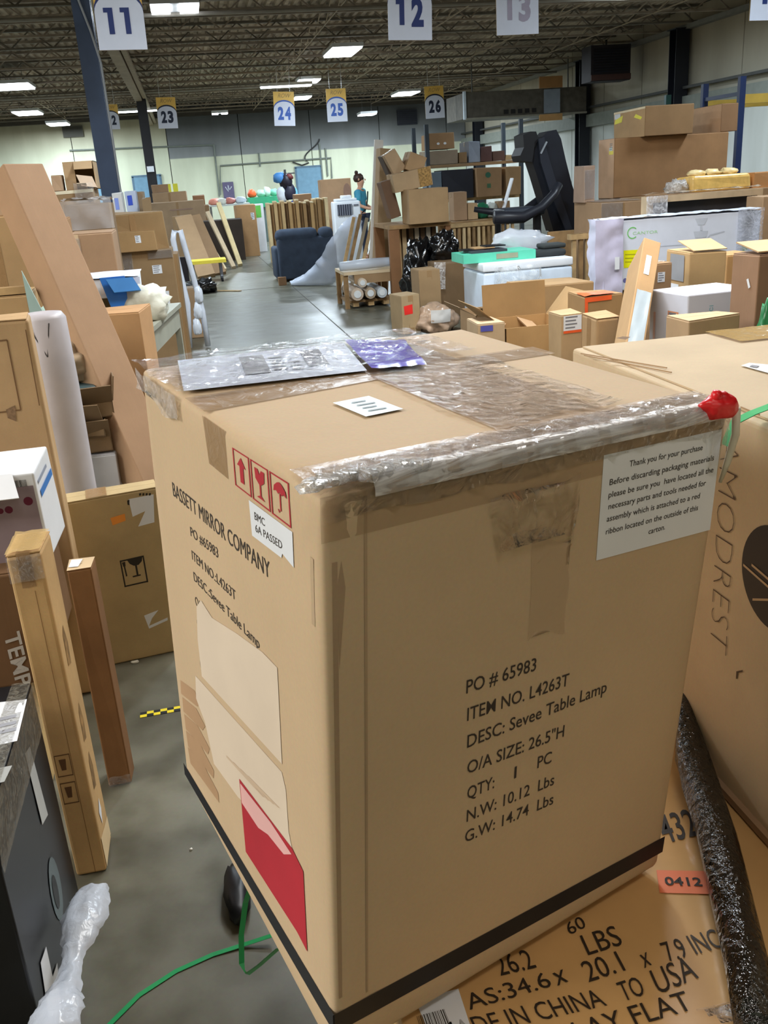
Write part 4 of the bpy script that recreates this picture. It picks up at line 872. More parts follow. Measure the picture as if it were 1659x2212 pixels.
text_on(lb.F('left'), 'HERO', (.72, .135), (.98, .135), .012, plain((206, 176, 140), .6), lb.root)
# ------------------------------------------------------------------ floor things in the near aisle
yt = plain((236, 214, 40), .5); kt = plain((24, 24, 24), .5)
fm = empty('hazard_tape', 'short piece of yellow and black checked tape stuck on the floor', 'tape', atz(342, 1538, 0))
a = atz(303, 1543, 0)-atz(342, 1538, 0); b = atz(390, 1528, 0)-atz(342, 1538, 0); dx = (b-a)/6
for i in range(6):
    for j in range(2):
        q = a+dx*i+Vector((-dx.y, dx.x, 0)).normalized()*(.016*j-.016)
        MB().bar(q+Vector((0, 0, .001)), q+dx+Vector((0, 0, .001)), .016, .0015).build('square', (yt, kt)[(i+j) % 2], fm)
pbz = blob('plaster_crumb', atz(292, 1432, 0), (.014, .010, .006), plain((200, 196, 180), .8), None, 3, .4, 3, 2); tag(pbz, 'small pale crumb of debris on the floor before the khaki carton', 'debris')
pbz = blob('plaster_crumb', atz(413, 1836, 0), (.004, .004, .003), plain((230, 228, 220), .8), None, 5, .4, 3, 2); tag(pbz, 'tiny white fleck on the floor beside the black stripe of the lamp carton', 'debris')
# green strap trailing over the floor
def ribbon(name, label, pts, w, mat, up=(0, 0, 1), th=.0008):
    mb = MB(); pts = [Vector(p) for p in pts]
    V = []
    for i, p in enumerate(pts):
        t = (pts[min(i+1, len(pts)-1)]-pts[max(i-1, 0)]).normalized(); s = t.cross(Vector(up))
        s = s.normalized()*w/2 if s.length > .05 else Vector((w/2, 0, 0)); V += [p-s, p+s]
    n = len(V); V += [v+Vector(up)*th for v in V]
    Q = [(2*i, 2*i+1, 2*i+3, 2*i+2) for i in range(len(pts)-1)] + [(n+2*i, n+2*i+2, n+2*i+3, n+2*i+1) for i in range(len(pts)-1)]
    o = mobj(name, V, Q, mat); tag(o, label, 'strap'); return o
gs = plain((34, 150, 88), .3, spec=.6)
fp = [atz(235, 2215, .002), atz(300, 2150, .002), atz(380, 2098, .002), atz(460, 2062, .002), atz(520, 2043, .004), atz(590, 2020, .02)]
ribbon('packing_strap', 'green plastic packing strap lying in a curve across the floor', fp, .012, gs)
lp = [atz(545, 1905, .752), atz(530, 1950, .70), atz(521, 2020, .63), atz(522, 2080, .58), atz(534, 2104, .565), atz(560, 2085, .60), atz(602, 2048, .66), atz(640, 2040, .735)]
ribbon('packing_strap', 'green strap loop hanging below the lamp carton edge', lp, .008, gs, up=(.2, -1, 0))
pc_ = atz(520, 1910, .35)
bk = blob('rubber_wheel_guard', (pc_.x+.02, pc_.y, .0), (.03, .10, .03), BLACKP, None, 3, .3, 3, 3); tag(bk, 'black rubber lump on the floor half hidden under the lamp carton', 'rubber')
bk.location = atz(515, 1940, 0); bk.location.z = 0
# bubble wrap scrap at lower left
V = []; Q = []; nu, nv = 14, 40
A = [atz(205, 1930, .14), atz(150, 2100, .16), atz(110, 2260, .18)]
for j in range(nv+1):
    t = j/nv; c = A[0]*(1-t)**2+A[1]*2*t*(1-t)+A[2]*t*t
    for i in range(nu+1):
        s = (i/nu-.5)*2; ang = s*1.3; r_ = .030+.012*math.sin(t*9); p = c+Vector((math.sin(ang)*r_*1.25, 0, math.cos(ang)*r_))
        p += Vector((noise.noise(p*50), noise.noise(p*50+Vector((9, 0, 0))), noise.noise(p*55+Vector((0, 7, 0)))))*.007; V.append(p)
Q = [(j*(nu+1)+i, j*(nu+1)+i+1, (j+1)*(nu+1)+i+1, (j+1)*(nu+1)+i) for j in range(nv) for i in range(nu)]
bwp_ = mobj('plastic_scrap', V, Q, tape_mat((206, 214, 228), .15, .72), None, True); tag(bwp_, 'crumpled clear plastic scrap draped beside the black box at the lower left', 'plastic wrap')
# ------------------------------------------------------------------ left side of the aisle
def lab(H, face, x0, y0, x1, y1, seed=1):
    F = H.F(face); a = fpuv(H, face, x0, y1); b = fpuv(H, face, x1, y0)
    lined_label(F, min(a[0], b[0]), min(a[1], b[1]), max(a[0], b[0]), max(a[1], b[1]), H.root, seed)
pose('boxO', (175, 690), (300, 667), 5.05, .3, yaw=-8); carton('boxO', 'tall plain orange brown carton standing against the grey metal desk', (188, 142, 94), tape=())
pose('boxOb', (200, 638), (266, 634), 6.35, .3, minw=.3); T['boxOb'].update(z=T['boxOb']['z']); T['boxOb']['h'] = T['boxOb']['h']
zdk = at(306, 722, 5.45).z+.002; T['boxOb']['h'] = T['boxOb']['h']-zdk; T['boxOb']['z'] = zdk
hq = carton('boxOb', 'brown carton with bright yellow tape marks under the white foam wrapped box', (150, 116, 76), tape=('top',))
F_ = hq.F('front'); yq = plain((226, 214, 40), .5)
for (a, b, c, d) in ((247, 648, 258, 634), (250, 668, 262, 652)): poly_on(F_, [fpuv(hq, 'front', a, b), fpuv(hq, 'front', c, b-3), fpuv(hq, 'front', c+2, d), fpuv(hq, 'front', a+3, d+2)], yq, hq.root, 'yellow_tape', .002)
pose('wq', (180, 598), (297, 606), 6.1, .4, 'boxOb', minw=.42)
hq = carton('wq', 'white box wrapped in foam sheet lying on the yellow taped carton', name='white_box', mat=WHITE, tape=(), flaps=False)
poly_on(hq.F('front'), rect(.45, .2, .72, .85), plain((236, 228, 222), .5), hq.root, 'sticker', .002); poly_on(hq.F('front'), rect(.73, .3, .82, .8), plain((150, 150, 154), .5), hq.root, 'sticker', .002)
for k in range(3): polys_on(hq.F('front'), [disc(hq.F('front'), (.53+.06*k, .5), .012, 8, 3)], plain((186, 120, 90), .5), hq.root, 'printed_dot', .003)
wrinkle(hq.F('top'), -.02, -.02, 1.02, 1.02, 14, 8, .008, .004, plain((214, 220, 236), .5, vary=.03), hq.root, 'foam_sheet', 2, 6)
wrinkle(hq.F('front'), .74, -.02, 1.03, 1.02, 8, 8, .006, .004, plain((214, 220, 236), .5, vary=.03), hq.root, 'foam_sheet', 3, 9)
# grey metal desk
p0, p1 = at(306, 722, 5.45), at(386, 664, 6.9); zt = (p0.z+p1.z)/2
dk = empty('metal_desk', 'grey painted metal desk with open legs beside the aisle', 'desk', (p0.x, p0.y, 0)); GM = plain((148, 148, 134), .45)
Ld = p1.y-p0.y; zt = p0.z; xo = p1.x-p0.x
ang = math.atan2(xo, Ld); dk.rotation_euler = (0, 0, -ang); L_ = math.hypot(xo, Ld)
MB().box((-.35, L_/2, zt-.015), (.74, L_, .03)).build('tabletop', GM, dk)
MB().box((-.01, L_/2, zt-.10), (.02, L_-.04, .14)).build('apron', GM, dk); MB().box((-.35, .01, zt-.10), (.7, .02, .14)).build('apron', GM, dk)
for (x_, y_) in ((-.02, .03), (-.68, .03), (-.02, L_-.03), (-.68, L_-.03)): MB().box((x_, y_, (zt-.03)/2), (.04, .04, zt-.03), taper=1.0).build('leg', GM, dk)
MB().box((-.35, L_/2, zt*.3), (.6, L_-.1, .02)).build('shelf', plain((90, 86, 74), .6), dk)
zs = zt
def ondesk(px, py, Y): p = at(px, py, Y); return Vector((p.x, p.y, zs))
p = ondesk(285, 690, 6.0); bb = empty('blue_bag', 'bright blue folded packet leaning on the carton before the desk', 'packet', p)
slab((-.09, 0, 0), (.15, .02, 0), (-.07, .05, .28), .02, plain((38, 112, 200), .4), bb, 'packet')
slab((-.08, -.01, .19), (.16, .02, 0), (-.04, .02, .08), .02, plain((70, 140, 216), .4), bb, 'fold')
o = blob('white_bag', ondesk(322, 690, 6.1), (.13, .13, .12), plain((214, 214, 200), .35, bmp=.4, bscale=20), None, 8, .5, 3, 3); tag(o, 'crumpled white plastic bag of scraps on the grey metal desk', 'bag')
o = blob('white_bag', ondesk(300, 680, 6.45), (.10, .10, .09), plain((222, 222, 222), .35, bmp=.4, bscale=20), None, 18, .5, 3, 3); tag(o, 'smaller white crumpled bag behind the blue packet on the desk', 'bag')
# carton with a lighter flap and the tall stack
pose('boxS', (168, 492), (240, 484), 7.3, .5, minw=.32); T['boxS']['h'] -= .05
h = carton('boxS', 'tall brown carton with a pale tape strip at its left corner', (168, 132, 98), tape=(), r=.01)
poly_on(h.F('front'), rect(0, .0, .22, 1), plain((204, 178, 146), .4), h.root, 'pale_flap', .002); wrinkle(h.F('front'), .12, .5, .24, .98, 4, 10, .002, .004, CLEAR, h.root, 'tape', 3, 40)
pose('R3', (234, 545), (372, 541), 9.2, .5); h = carton('R3', 'very tall brown carton at the aisle edge with a round label and white sheet', (154, 122, 82), tape=('top',), r=.008)
lab(h, 'front', 332, 572, 350, 592, 3)
wrinkle(h.F('front'), .6, .93, 1, 1, 10, 4, .004, .004, CLEAR, h.root, 'plastic_film', 3, 30); wrinkle(h.F('front'), 0, .80, .35, 1, 10, 6, .004, .004, CLEAR, h.root, 'plastic_film', 4, 30)
F_ = h.F('front'); poly_on(F_, [fpuv(h, 'front', *q) for q in ((323, 633), (366, 628), (370, 667), (327, 672))], PAPER, h.root, 'paper_sheet', .003)
text_on(F_, '88696', fpuv(h, 'front', 339, 655), fpuv(h, 'front', 363, 651), .015, plain((110, 112, 120), .6), h.root, off=.005, bold=.03) if False else polys_on(F_, [[fpuv(h, 'front', *q) for q in ((339, 655), (363, 651), (363, 645), (339, 649))]], plain((130, 132, 140), .6), h.root, 'label_print', .005)
pose('R3b', (372, 548), (384, 552), 9.35, .45, minw=.06); h = carton('R3b', 'thin upright brown carton flat against the right side of the very tall carton', (150, 116, 74), tape=('front',))
pose('R1', (214, 464), (352, 457), 9.3, .4, 'R3'); h = carton('R1', 'wide brown carton with a crumpled corner label on top of the very tall carton', (160, 126, 82), tape=('front',), jit=.02)
F_ = h.F('front'); poly_on(F_, [fpuv(h, 'front', *q) for q in ((216, 482), (239, 474), (247, 496), (236, 499), (231, 496), (222, 504))], PAPER, h.root, 'torn_label', .003)
polys_on(F_, [[fpuv(h, 'front', *q) for q in ((221, 487), (235, 483), (236, 486), (222, 490))]], plain((130, 130, 140), .6), h.root, 'label_print', .005)
pose('R2', (222, 507), (332, 501), 8.95, .24, 'R3'); T['R2']['y'] = T['R3']['y']-.25-.12+.2; h = carton('R2', 'long low brown carton with a white barcode label before the crumpled corner carton', (170, 132, 84), tape=()); lab(h, 'front', 294, 508, 304, 525, 4)
T['R2x'] = dict(x=T['R3']['x']-.03, y=T['R3']['y']-.25-.22, z=0, w=.5, d=.40, h=T['R3']['h']-.25, yaw=0)
pose('R4', (386, 628), (430, 622), 11.2, .45); h = carton('R4', 'short narrow brown carton on the floor at the left edge of the aisle', (160, 128, 92), tape=('top',), r=.012, jit=.015); lab(h, 'front', 425, 655, 431, 668)
# white plastic tubing / bracket
p = at(380, 500, 10.4); wp_ = empty('white_plastic_frame', 'white glossy plastic bracket wrapped in film leaning beside the very tall carton', 'bracket', (p.x, 10.4, 0))
MB().tube([(-.02, 0, .02), (.02, .0, .5), (-.03, 0, 1.0), (-.04, 0, p.z-.08), (-.02, 0, p.z), (.05, 0, p.z), (.06, 0, p.z-.1), (.10, 0, .9), (.17, 0, .4), (.18, 0, .02)], .03, 8).build('tube', plain((218, 224, 236), .25), wp_, True)
MB().box((.03, .02, .86), (.09, .03, .26)).build('dark_panel', plain((32, 30, 36), .4), wp_)
for k in range(3): blob('film_wad', (.09+.03*k, -.02, .16+.17*k), (.045, .04, .10), plain((222, 228, 238), .2), wp_, k, .35, 3, 3)
p = atz(438, 632, 0); o = blob('black_scraps', (p.x, p.y, 0), (.22, .25, .13), BAGB, None, 3, .6, 3, 3); tag(o, 'small heap of black plastic scraps on the floor at the left of the aisle', 'plastic scraps')
for i, (a, b, c) in enumerate((((420, 628), (520, 628), 'pale thin board lying on the aisle floor right of the black scraps'),)):
    q0, q1 = atz(*a, .01), atz(*b, .01); o = MB().bar(q0, q1, .05, .012).build('thin_board', WOOD); tag(o, c, 'board')
# upper left pile
pose('T0', (104, 414), (200, 409), 8.6, .6, minw=.5); h = carton('T0', 'tall brown carton with a pale rim under the open flapped box at the upper left', (150, 118, 80), tape=())
poly_on(h.F('front'), rect(0, .985, 1, 1), plain((216, 206, 180), .6), h.root, 'pale_rim', .002)
wrinkle(h.F('front'), .7, .94, 1.02, 1.03, 8, 5, .01, .01, CLEAR, h.root, 'plastic_film', 3, 20)
pose('T1', (134, 352), (200, 345), 8.7, .35, 'T0'); p_ = T['T1']
r = empty('open_box', 'open carton lying on its side with flaps spread at the upper left', 'box', (p_['x'], p_['y'], p_['z'])); w, d, hh_ = p_['w'], p_['d'], p_['h']; CBD = cardboard((186, 152, 110)); t = .006
MB().box((0, 0, t/2), (w, d, t)).box((0, 0, hh_-t/2), (w, d, t)).box((-w/2+t/2, 0, hh_/2), (t, d, hh_)).box((w/2-t/2, 0, hh_/2), (t, d, hh_)).box((0, d/2-t/2, hh_/2), (w, t, hh_)).build('body', CBD, r)
poly_on(lambda u, v, o=0: Vector((u*w-w/2, -d/2-o, v*hh_)), rect(.0, 0, .36, 1), CBD, r, 'side_panel', .002)
slab((-w*.1, -d/2, hh_*.02), (w*.3, 0, 0), (.0, -.10, hh_*.22), .005, cardboard((210, 184, 150)), r); slab((w*.5, -d/2, hh_*.04), (-.03, 0, hh_*.4), (-.12, -.09, .02), .005, cardboard((206, 176, 146)), r); slab((-w*.14, -d/2, hh_), (w*.6, 0, 0), (0, -.05, -hh_*.28), .005, CBD, r)
pose('T2', (116, 379), (137, 377), 8.6, .3, 'T0'); T['T2']['x'] -= .03; carton('T2', 'small carton left of the open carton lying on its side', (176, 142, 108), tape=())
pose('U', (152, 430), (234, 424), 8.0, .42, minw=.36); T['U']['h'] -= .05
h = carton('U', 'brown carton bundled in clear film with a tied top left of the stack', (138, 108, 74), tape=())
wrinkle(h.F('front'), -.05, .88, 1.05, 1.02, 14, 6, .02, .01, tape_mat((206, 206, 210), .15, .35), h.root, 'plastic_film', 3, 12); wrinkle(h.F('top'), -.05, -.05, 1.05, 1, 14, 6, .03, .01, film_mat((226, 226, 230), .35, .1, 20), h.root, 'plastic_film', 3, 12)
poly_on(h.F('front'), disc(h.F('front'), (.45, .80), .09, 12, .3), BLACKP, h.root, 'hand_hole', .004)
pose('TL', (-60, 352), (66, 343), 5.6, .3, minw=.5); T['TL']['h'] = .2; T['TL']['z'] = at(0, 400, 5.6).z-.1
T['lA'] = dict(x=at(-40, 470, 4.9).x, y=5.3, z=0, w=.5, d=.5, h=at(0, 470, 4.9).z, yaw=0); h = carton('lA', 'tall light brown carton at the far left edge behind the long leaning carton', (186, 150, 104), tape=('front',))
pose('lB', (14, 484), (78, 480), 5.6, .3, minw=.25, minside=1); T['lB']['x'] += .03; T['lB']['y'] += .25; h = carton('lB', 'tall brown carton with a bright blue sticker behind the long leaning carton', (150, 110, 68), tape=())
poly_on(h.F('front'), [fpuv(h, 'front', *q) for q in ((15, 495), (25, 493), (27, 506), (17, 507))], plain((40, 104, 214), .5), h.root, 'blue_sticker', .002)
T['TL'].update(z=T['lA']['h']+.002, x=T['lA']['x'], y=5.3, h=.16, w=.44, d=.4); h = carton('TL', 'crumpled low carton topmost at the far upper left', (176, 146, 112), tape=('top',), jit=.02)
T['sh'] = dict(x=at(60, 650, 4.3).x-.22, y=4.45, z=0, w=.44, d=.30, h=at(30, 640, 4.3).z, yaw=0)
h = carton('sh', 'carton with a pale wooden rail on top behind the panelled carton', (196, 158, 108), tape=()); o = MB().box((T['sh']['x'], 4.34, T['sh']['h']+.022), (.46, .06, .03)).build('wooden_rail', WOOD); tag(o, 'pale wooden rail lying on the carton behind the panelled carton', 'rail')
p = at(76, 650, 3.95); o = empty('glass_sheet', 'pale green pointed sheet of plastic standing behind the grey roll', 'sheet', (p.x, 3.95, 0)); sg = MB()
sg.add([(-.03, 0, 0), (.10, 0, 0), (.06, 0, 1.10), (-.03, .0, p.z+.12), (-.03, .01, 0), (.10, .01, 0), (.06, .01, 1.10), (-.03, .01, p.z+.12)], [(0, 1, 2, 3), (7, 6, 5, 4), (0, 4, 5, 1), (1, 5, 6, 2), (2, 6, 7, 3), (3, 7, 4, 0)]).build('sheet', plain((176, 206, 204), .3), o)
# farther boxes left of the aisle
for key, tl, tr, Y, d, z0, rgb, lb_, kw in (
    ('V3', (322, 442), (440, 432), 24.6, 1.2, 0, (172, 140, 104), 'broad brown carton with a faint printed line behind the left stack', dict(tape=('front',))),
    ('V1', (328, 418), (402, 412), 26.4, 1.0, 0, (184, 150, 112), 'tall tan carton rising behind the broad brown carton', dict(tape=('front',))),
    ('V2', (327, 400), (362, 397), 26.6, .7, 'V1', (166, 132, 98), 'small carton on top of the tall tan carton near the black column', {}),
    ('V4', (306, 430), (324, 428), 12.2, .5, 0, (160, 130, 92), 'narrow upright carton left of the broad brown carton', {}),
    ('V5', (416, 424), (441, 421), 26.2, .8, 0, (158, 112, 74), 'dark reddish carton at the aisle edge behind the broad brown carton', {}),
    ('V6', (290, 415), (307, 413), 13.0, .4, 0, (190, 156, 116), 'small square topped carton right of the white box pair', {}),
    ('V7', (372, 470), (410, 464), 22.6, .6, 0, (166, 132, 92), 'brown carton with a lifted pale flap left of the leaning boards', {}),
    ('W1', (508, 447), (551, 440), 24.2, .8, 0, (196, 150, 100), 'upright orange brown carton standing alone beside the aisle with a white label', dict(tape=())),
    ('W2', (553, 466), (569, 465), 26.5, .8, 0, (180, 142, 100), 'short brown carton behind the upright orange brown carton', {}),
    ('W4', (440, 444), (452, 443), 25.4, .6, 0, (150, 118, 80), 'narrow carton behind the leaning boards', {})):
    pose(key, tl, tr, Y, d, z0); h = carton(key, lb_, rgb, jit=.015, **kw)
    if key == 'W1': lab(h, 'front', 543, 458, 549, 474)
    if key == 'V3': polys_on(h.F('front'), [rect(.35, .86, .78, .88)], plain((150, 120, 104), .6), h.root, 'printed_line', .003)
for i, (x0, y0, x1, Y, c, l) in enumerate(((268, 413, 293, 12.6, (196, 208, 232), 'pale blue white carton standing behind the wide crumpled corner carton'), (240, 416, 262, 10.6, (206, 206, 206), 'white framed box with a blue mark right of the blue column'))):
    pose('wb%d' % i, (x0, y0), (x1, y0), Y, .4); h = carton('wb%d' % i, l, name='white_box', mat=plain(c, .5), tape=(), flaps=False)
    poly_on(h.F('front'), rect(.2, .90, .6, .97), plain((60, 90, 210) if i == 0 else (130, 150, 220), .5), h.root, 'sticker', .003)
# leaning boards and cartons at the far left of the aisle
WL = plain((222, 202, 164), .6, vary=.1); BRL = (164, 130, 92)
def lean_px(name, label, bot, topp, Yb, Yt, w, t, roll, rgb=None, mat=None, cat='board', z0=0.0):
    b = at(*bot, Yb); tpt = at(*topp, Yt); b = b+(b-tpt)*((b.z-.02)/(tpt.z-b.z)); return lean_box(name, label, b, tpt, w, t, roll, rgb or (200, 170, 130), cat, mat, r=.004)
lean_px('leaning_carton', 'wide flat carton leaning leftmost among the boards beside the aisle', (430, 556), (396, 470), 19.6, 20.6, .35, .10, 0, BRL, cat='box')
lean_px('leaning_carton', 'second flat carton leaning just right of the leftmost wide one', (458, 556), (418, 468), 19.9, 20.9, .28, .08, 0, (150, 116, 80), cat='box')
lean_px('leaning_board', 'pale edged board leaning nearest the wide flat cartons', (470, 555), (424, 476), 20.7, 21.7, .07, .10, 0, mat=WL)
lean_px('leaning_board', 'pale board leaning in the middle of the row beside the aisle', (492, 551), (448, 460), 21.1, 22.1, .09, .10, 0, mat=plain((206, 184, 152), .6))
lean_px('leaning_board', 'longest pale yellow board leaning next to the upright orange brown carton', (510, 547), (472, 440), 21.6, 22.6, .10, .10, 0, mat=plain((230, 208, 158), .6))
T['lsup'] = dict(x=at(440, 480, 23.5).x+.1, y=23.6, z=0, w=1.6, d=.7, h=.95, yaw=0); carton('lsup', 'dark low carton behind the row of leaning boards', (70, 56, 44), tape=())
ct = empty('yellow_dolly', 'flat yellow dolly on black wheels beside the leaning cartons', 'dolly', (at(447, 575, 18.1).x, 18.1, 0)); yz = at(447, 566, 18.1).z
MB().box((0, .25, yz), (.74, .55, .06)).build('deck', plain((226, 204, 70), .5), ct)
for (x_, y_) in ((.26, .02), (-.26, .02), (.26, .48), (-.26, .48)):
    MB().tube([(x_-.02, y_, .07), (x_+.02, y_, .07)], .07, 12).build('wheel', plain((40, 42, 50), .5), ct)
    MB().box((x_, y_, (yz+.1)/2), (.05, .05, max(.02, yz-.1))).build('caster_fork', plain((90, 90, 95), .4), ct)
# ------------------------------------------------------------------ middle distance
# loveseat
SL = plain((58, 68, 84), .8, vary=.1, scale=8, spec=.2); pose('sofa', (592, 497), (724, 490), 16.9, .9); q = T['sofa']
sf = empty('recliner_loveseat', 'dark slate blue upholstered loveseat standing in the aisle with plastic hanging beside it', 'sofa', (q['x'], q['y'], 0)); w, hh_, d = q['w'], q['h'], q['d']
def rb_(c, dm, r, name, mat, par):
    cn = {k: v+Vector(c) for k, v in hexbox(*dm).items()}; v, f = roundhex(cn, r, 2); return mobj(name, v, f, mat, par, True)
rb_((0, -d/2+.12, .04), (w*.94, .22, hh_*.80), .05, 'back_panel', SL, sf)
rb_((-w*.14, -d/2+.14, hh_*.74), (w*.70, .28, hh_*.27), .11, 'head_cushion', SL, sf); rb_((w*.345, -d/2+.14, hh_*.74), (w*.25, .28, hh_*.26), .10, 'head_cushion', SL, sf)
rb_((-w*.46, .08, .04), (w*.12, d*.8, hh_*.62), .05, 'arm', SL, sf); rb_((w*.46, .08, .04), (w*.12, d*.8, hh_*.62), .05, 'arm', SL, sf)
rb_((0, .1, .04), (w*.86, d*.7, hh_*.42), .05, 'seat', SL, sf)
for (x_, y_) in ((-.4, -.4), (.4, -.4), (-.4, .38), (.4, .38)): MB().box((x_*w, y_*d, .02), (.05, .05, .04)).build('foot', BLACKP, sf)
pose('lb2', (601, 600), (618, 599), 16.4, .1); carton('lb2', 'very small brown carton on the floor at the loveseat corner', (150, 112, 76), tape=())
# long plastic film sheet hanging from the tall carton to the floor
PS = tape_mat((206, 216, 236), .25, .78)
pts = [((772, 470), 15.3, .10), ((752, 500), 15.4, .16), ((735, 535), 15.55, .22), ((722, 568), 15.65, .24), ((700, 592), 15.75, .22), ((665, 608), 16.0, .14), ((628, 615), 16.3, .06)]
V = []; nu = 12; cs = [(at(p[0], p[1], Y), r) for p, Y, r in pts]; fin = []
for i in range(len(cs)-1):
    for k in range(6): t = k/6; fin.append((cs[i][0].lerp(cs[i+1][0], t), cs[i][1]*(1-t)+cs[i+1][1]*t))
fin.append(cs[-1])
for j, (c, r_) in enumerate(fin):
    tdir = (fin[min(j+1, len(fin)-1)][0]-fin[max(0, j-1)][0]).normalized(); sd = tdir.cross(Vector((0, 1, 0))).normalized()
    for i in range(nu+1):
        s = i/nu*2-1; pnt = c+sd*(s*r_)+Vector((0, -.10*(1-s*s), 0)); pnt += Vector((0, 1, 0))*.05*noise.noise(pnt*5)+sd*.02*noise.noise(pnt*9); pnt.z = max(pnt.z, .01); V.append(pnt)
o = mobj('plastic_sheet', V, [(j*(nu+1)+i, j*(nu+1)+i+1, (j+1)*(nu+1)+i+1, (j+1)*(nu+1)+i) for j in range(len(fin)-1) for i in range(nu)], PS, None, True); tag(o, 'long sheet of cloudy clear plastic sweeping down to the floor beside the loveseat', 'plastic sheet')
# portable cooler
pose('ac', (720, 432), (777, 426), 19, .42); q = T['ac']; ac = empty('air_cooler', 'white portable air cooler with a dark grille behind the loveseat', 'air cooler', (q['x'], q['y'], 0)); w, d, hh_ = q['w'], q['d'], q['h']
rb_((0, 0, .05), (w, d, hh_-.1), .03, 'body', WHITE, ac); rb_((0, 0, hh_-.05), (w*.8, d*.8, .05), .02, 'top_panel', WHITE, ac); rb_((.02, 0, hh_), (w*.4, d*.4, .06), .02, 'top_lid', WHITE, ac)
MB().box((-w*.1, -d/2-.005, hh_*.84), (w*.56, .02, hh_*.16)).build('grille', plain((70, 74, 90), .5), ac)
for k in range(7): MB().box((-w*.36+w*.085*k, -d/2-.015, hh_*.84), (.012, .02, hh_*.16)).build('slat', plain((150, 154, 166), .5), ac)
MB().box((w*.34, -d/2-.006, hh_*.90), (w*.18, .01, .03)).build('badge', plain((110, 112, 124), .5), ac)
for (x_, y_) in ((-.4, -.4), (.4, -.4), (-.4, .4), (.4, .4)): MB().box((x_*w, y_*d, .025), (.05, .05, .05)).build('caster', BLACKP, ac)
# row of upright wooden frames behind the loveseat
pose('cr', (587, 438), (718, 434), 21.5, .5); q = T['cr']; rnd = random.Random(9); n_ = 17; ORD = 'first second third fourth fifth sixth seventh eighth ninth tenth eleventh twelfth thirteenth fourteenth fifteenth sixteenth seventeenth'.split()
wood_cols = [(196, 164, 116), (150, 116, 74), (222, 198, 152), (176, 140, 92), (122, 92, 58)]
for k in range(n_):
    px = 588+k*7.7; b = at(px, 545, 21.6); hgt = q['h']*(1+.03*rnd.uniform(-1, 1)); wd_ = q['w']/n_*.86
    o = MB().box((0, 0, hgt/2), (wd_, .35, hgt)).build('upright_panel', plain(wood_cols[rnd.randrange(5)], .65, vary=.1)); o.location = (b.x, 21.6+.12*(k % 2), 0); o.rotation_euler = (0, 0, 0)
    o2 = MB().box((0, 0, 0), (wd_, .37, .03)).build('top_rail', plain((224, 204, 164), .6), o); o2.location = (0, 0, hgt+.015)
    tag(o, '%s upright flat wooden panel from the left in the row behind the loveseat' % ORD[k], 'panel', 'upright wooden panels behind the loveseat')
pose('bc', (691, 388), (757, 386), 22.6, .4); h = carton('bc', 'large pale cardboard carton with a rounded grey mark left of the person', (222, 178, 136), tape=())
poly_on(h.F('front'), disc(h.F('front'), (.86, .82), .13, 14, .9), plain((176, 140, 122), .6), h.root, 'printed_patch', .003)
pose('bc2', (636, 421), (672, 418), 23.5, .5); carton('bc2', 'brown carton top showing behind the upright wooden panels', (168, 130, 92), tape=())
# green table at the far wall and clutter on it
p0, p1 = at(538, 432, 30), at(614, 422, 30); gt = empty('green_cabinet', 'long green topped counter far back before the cream wall', 'counter', ((p0.x+p1.x)/2, 30.4, 0)); w = p1.x-p0.x
MB().box((0, 0, p1.z/2-.15), (w, .8, p1.z-.3)).build('base', plain((92, 108, 104), .6), gt); MB().box((0, 0, p1.z-.15), (w*1.04, .86, .3)).build('green_top', plain((56, 160, 116), .5), gt)
gtz = p1.z
for k, (px, c, r_) in enumerate(((545, (238, 96, 50), (.13, .1, .14)), (565, (150, 190, 170), (.16, .12, .12)), (578, (190, 206, 196), (.12, .1, .16)), (592, (110, 176, 150), (.12, .1, .12)), (604, (196, 206, 196), (.1, .1, .10)))):
    o = blob('wrapped_bundle', (at(px, 420, 30.2).x, 30.3, gtz+.001), r_, plain(c, .5), None, k, .4, 3, 2); tag(o, ('orange', 'pale green', 'whitish tall', 'mid green', 'small whitish')[k]+' bundle standing on the far green counter', 'bundle')
p0, p1 = at(452, 446, 27), at(540, 438, 27); ft_ = empty('folding_table', 'white topped folding table behind the leaning boards', 'table', ((p0.x+p1.x)/2, 27.4, 0)); w = p1.x-p0.x; zt = p1.z
MB().box((0, 0, zt-.02), (w, .8, .04)).build('tabletop', plain((206, 216, 212), .5), ft_)
for (x_, y_) in ((-.46, -.4), (.46, -.4), (-.46, .4), (.46, .4)): MB().box((x_*w, y_*.9, (zt-.04)/2), (.04, .04, zt-.04)).build('leg', plain((120, 124, 124), .4), ft_)
for k, (px, c) in enumerate(((462, (226, 150, 130)), (480, (206, 206, 196)), (497, (190, 120, 110)), (520, (196, 206, 216)))):
    o = blob('wrapped_bundle', (at(px, 430, 27.3).x, 27.4, zt+.001), (.16, .14, .10), plain(c, .5), None, k+9, .4, 3, 2); tag(o, ('salmon pink', 'cream', 'dull red', 'pale blue')[k]+' bundle on the white folding table', 'bundle')
pose('gw', (548, 441), (568, 440), 25.6, .3); h = carton('gw', 'white carton with a green printed patch behind the upright orange brown carton', name='white_box', mat=WHITE, tape=(), flaps=False)
poly_on(h.F('front'), rect(0, .72, .7, .97), plain((110, 200, 90), .5), h.root, 'printed_patch', .004)
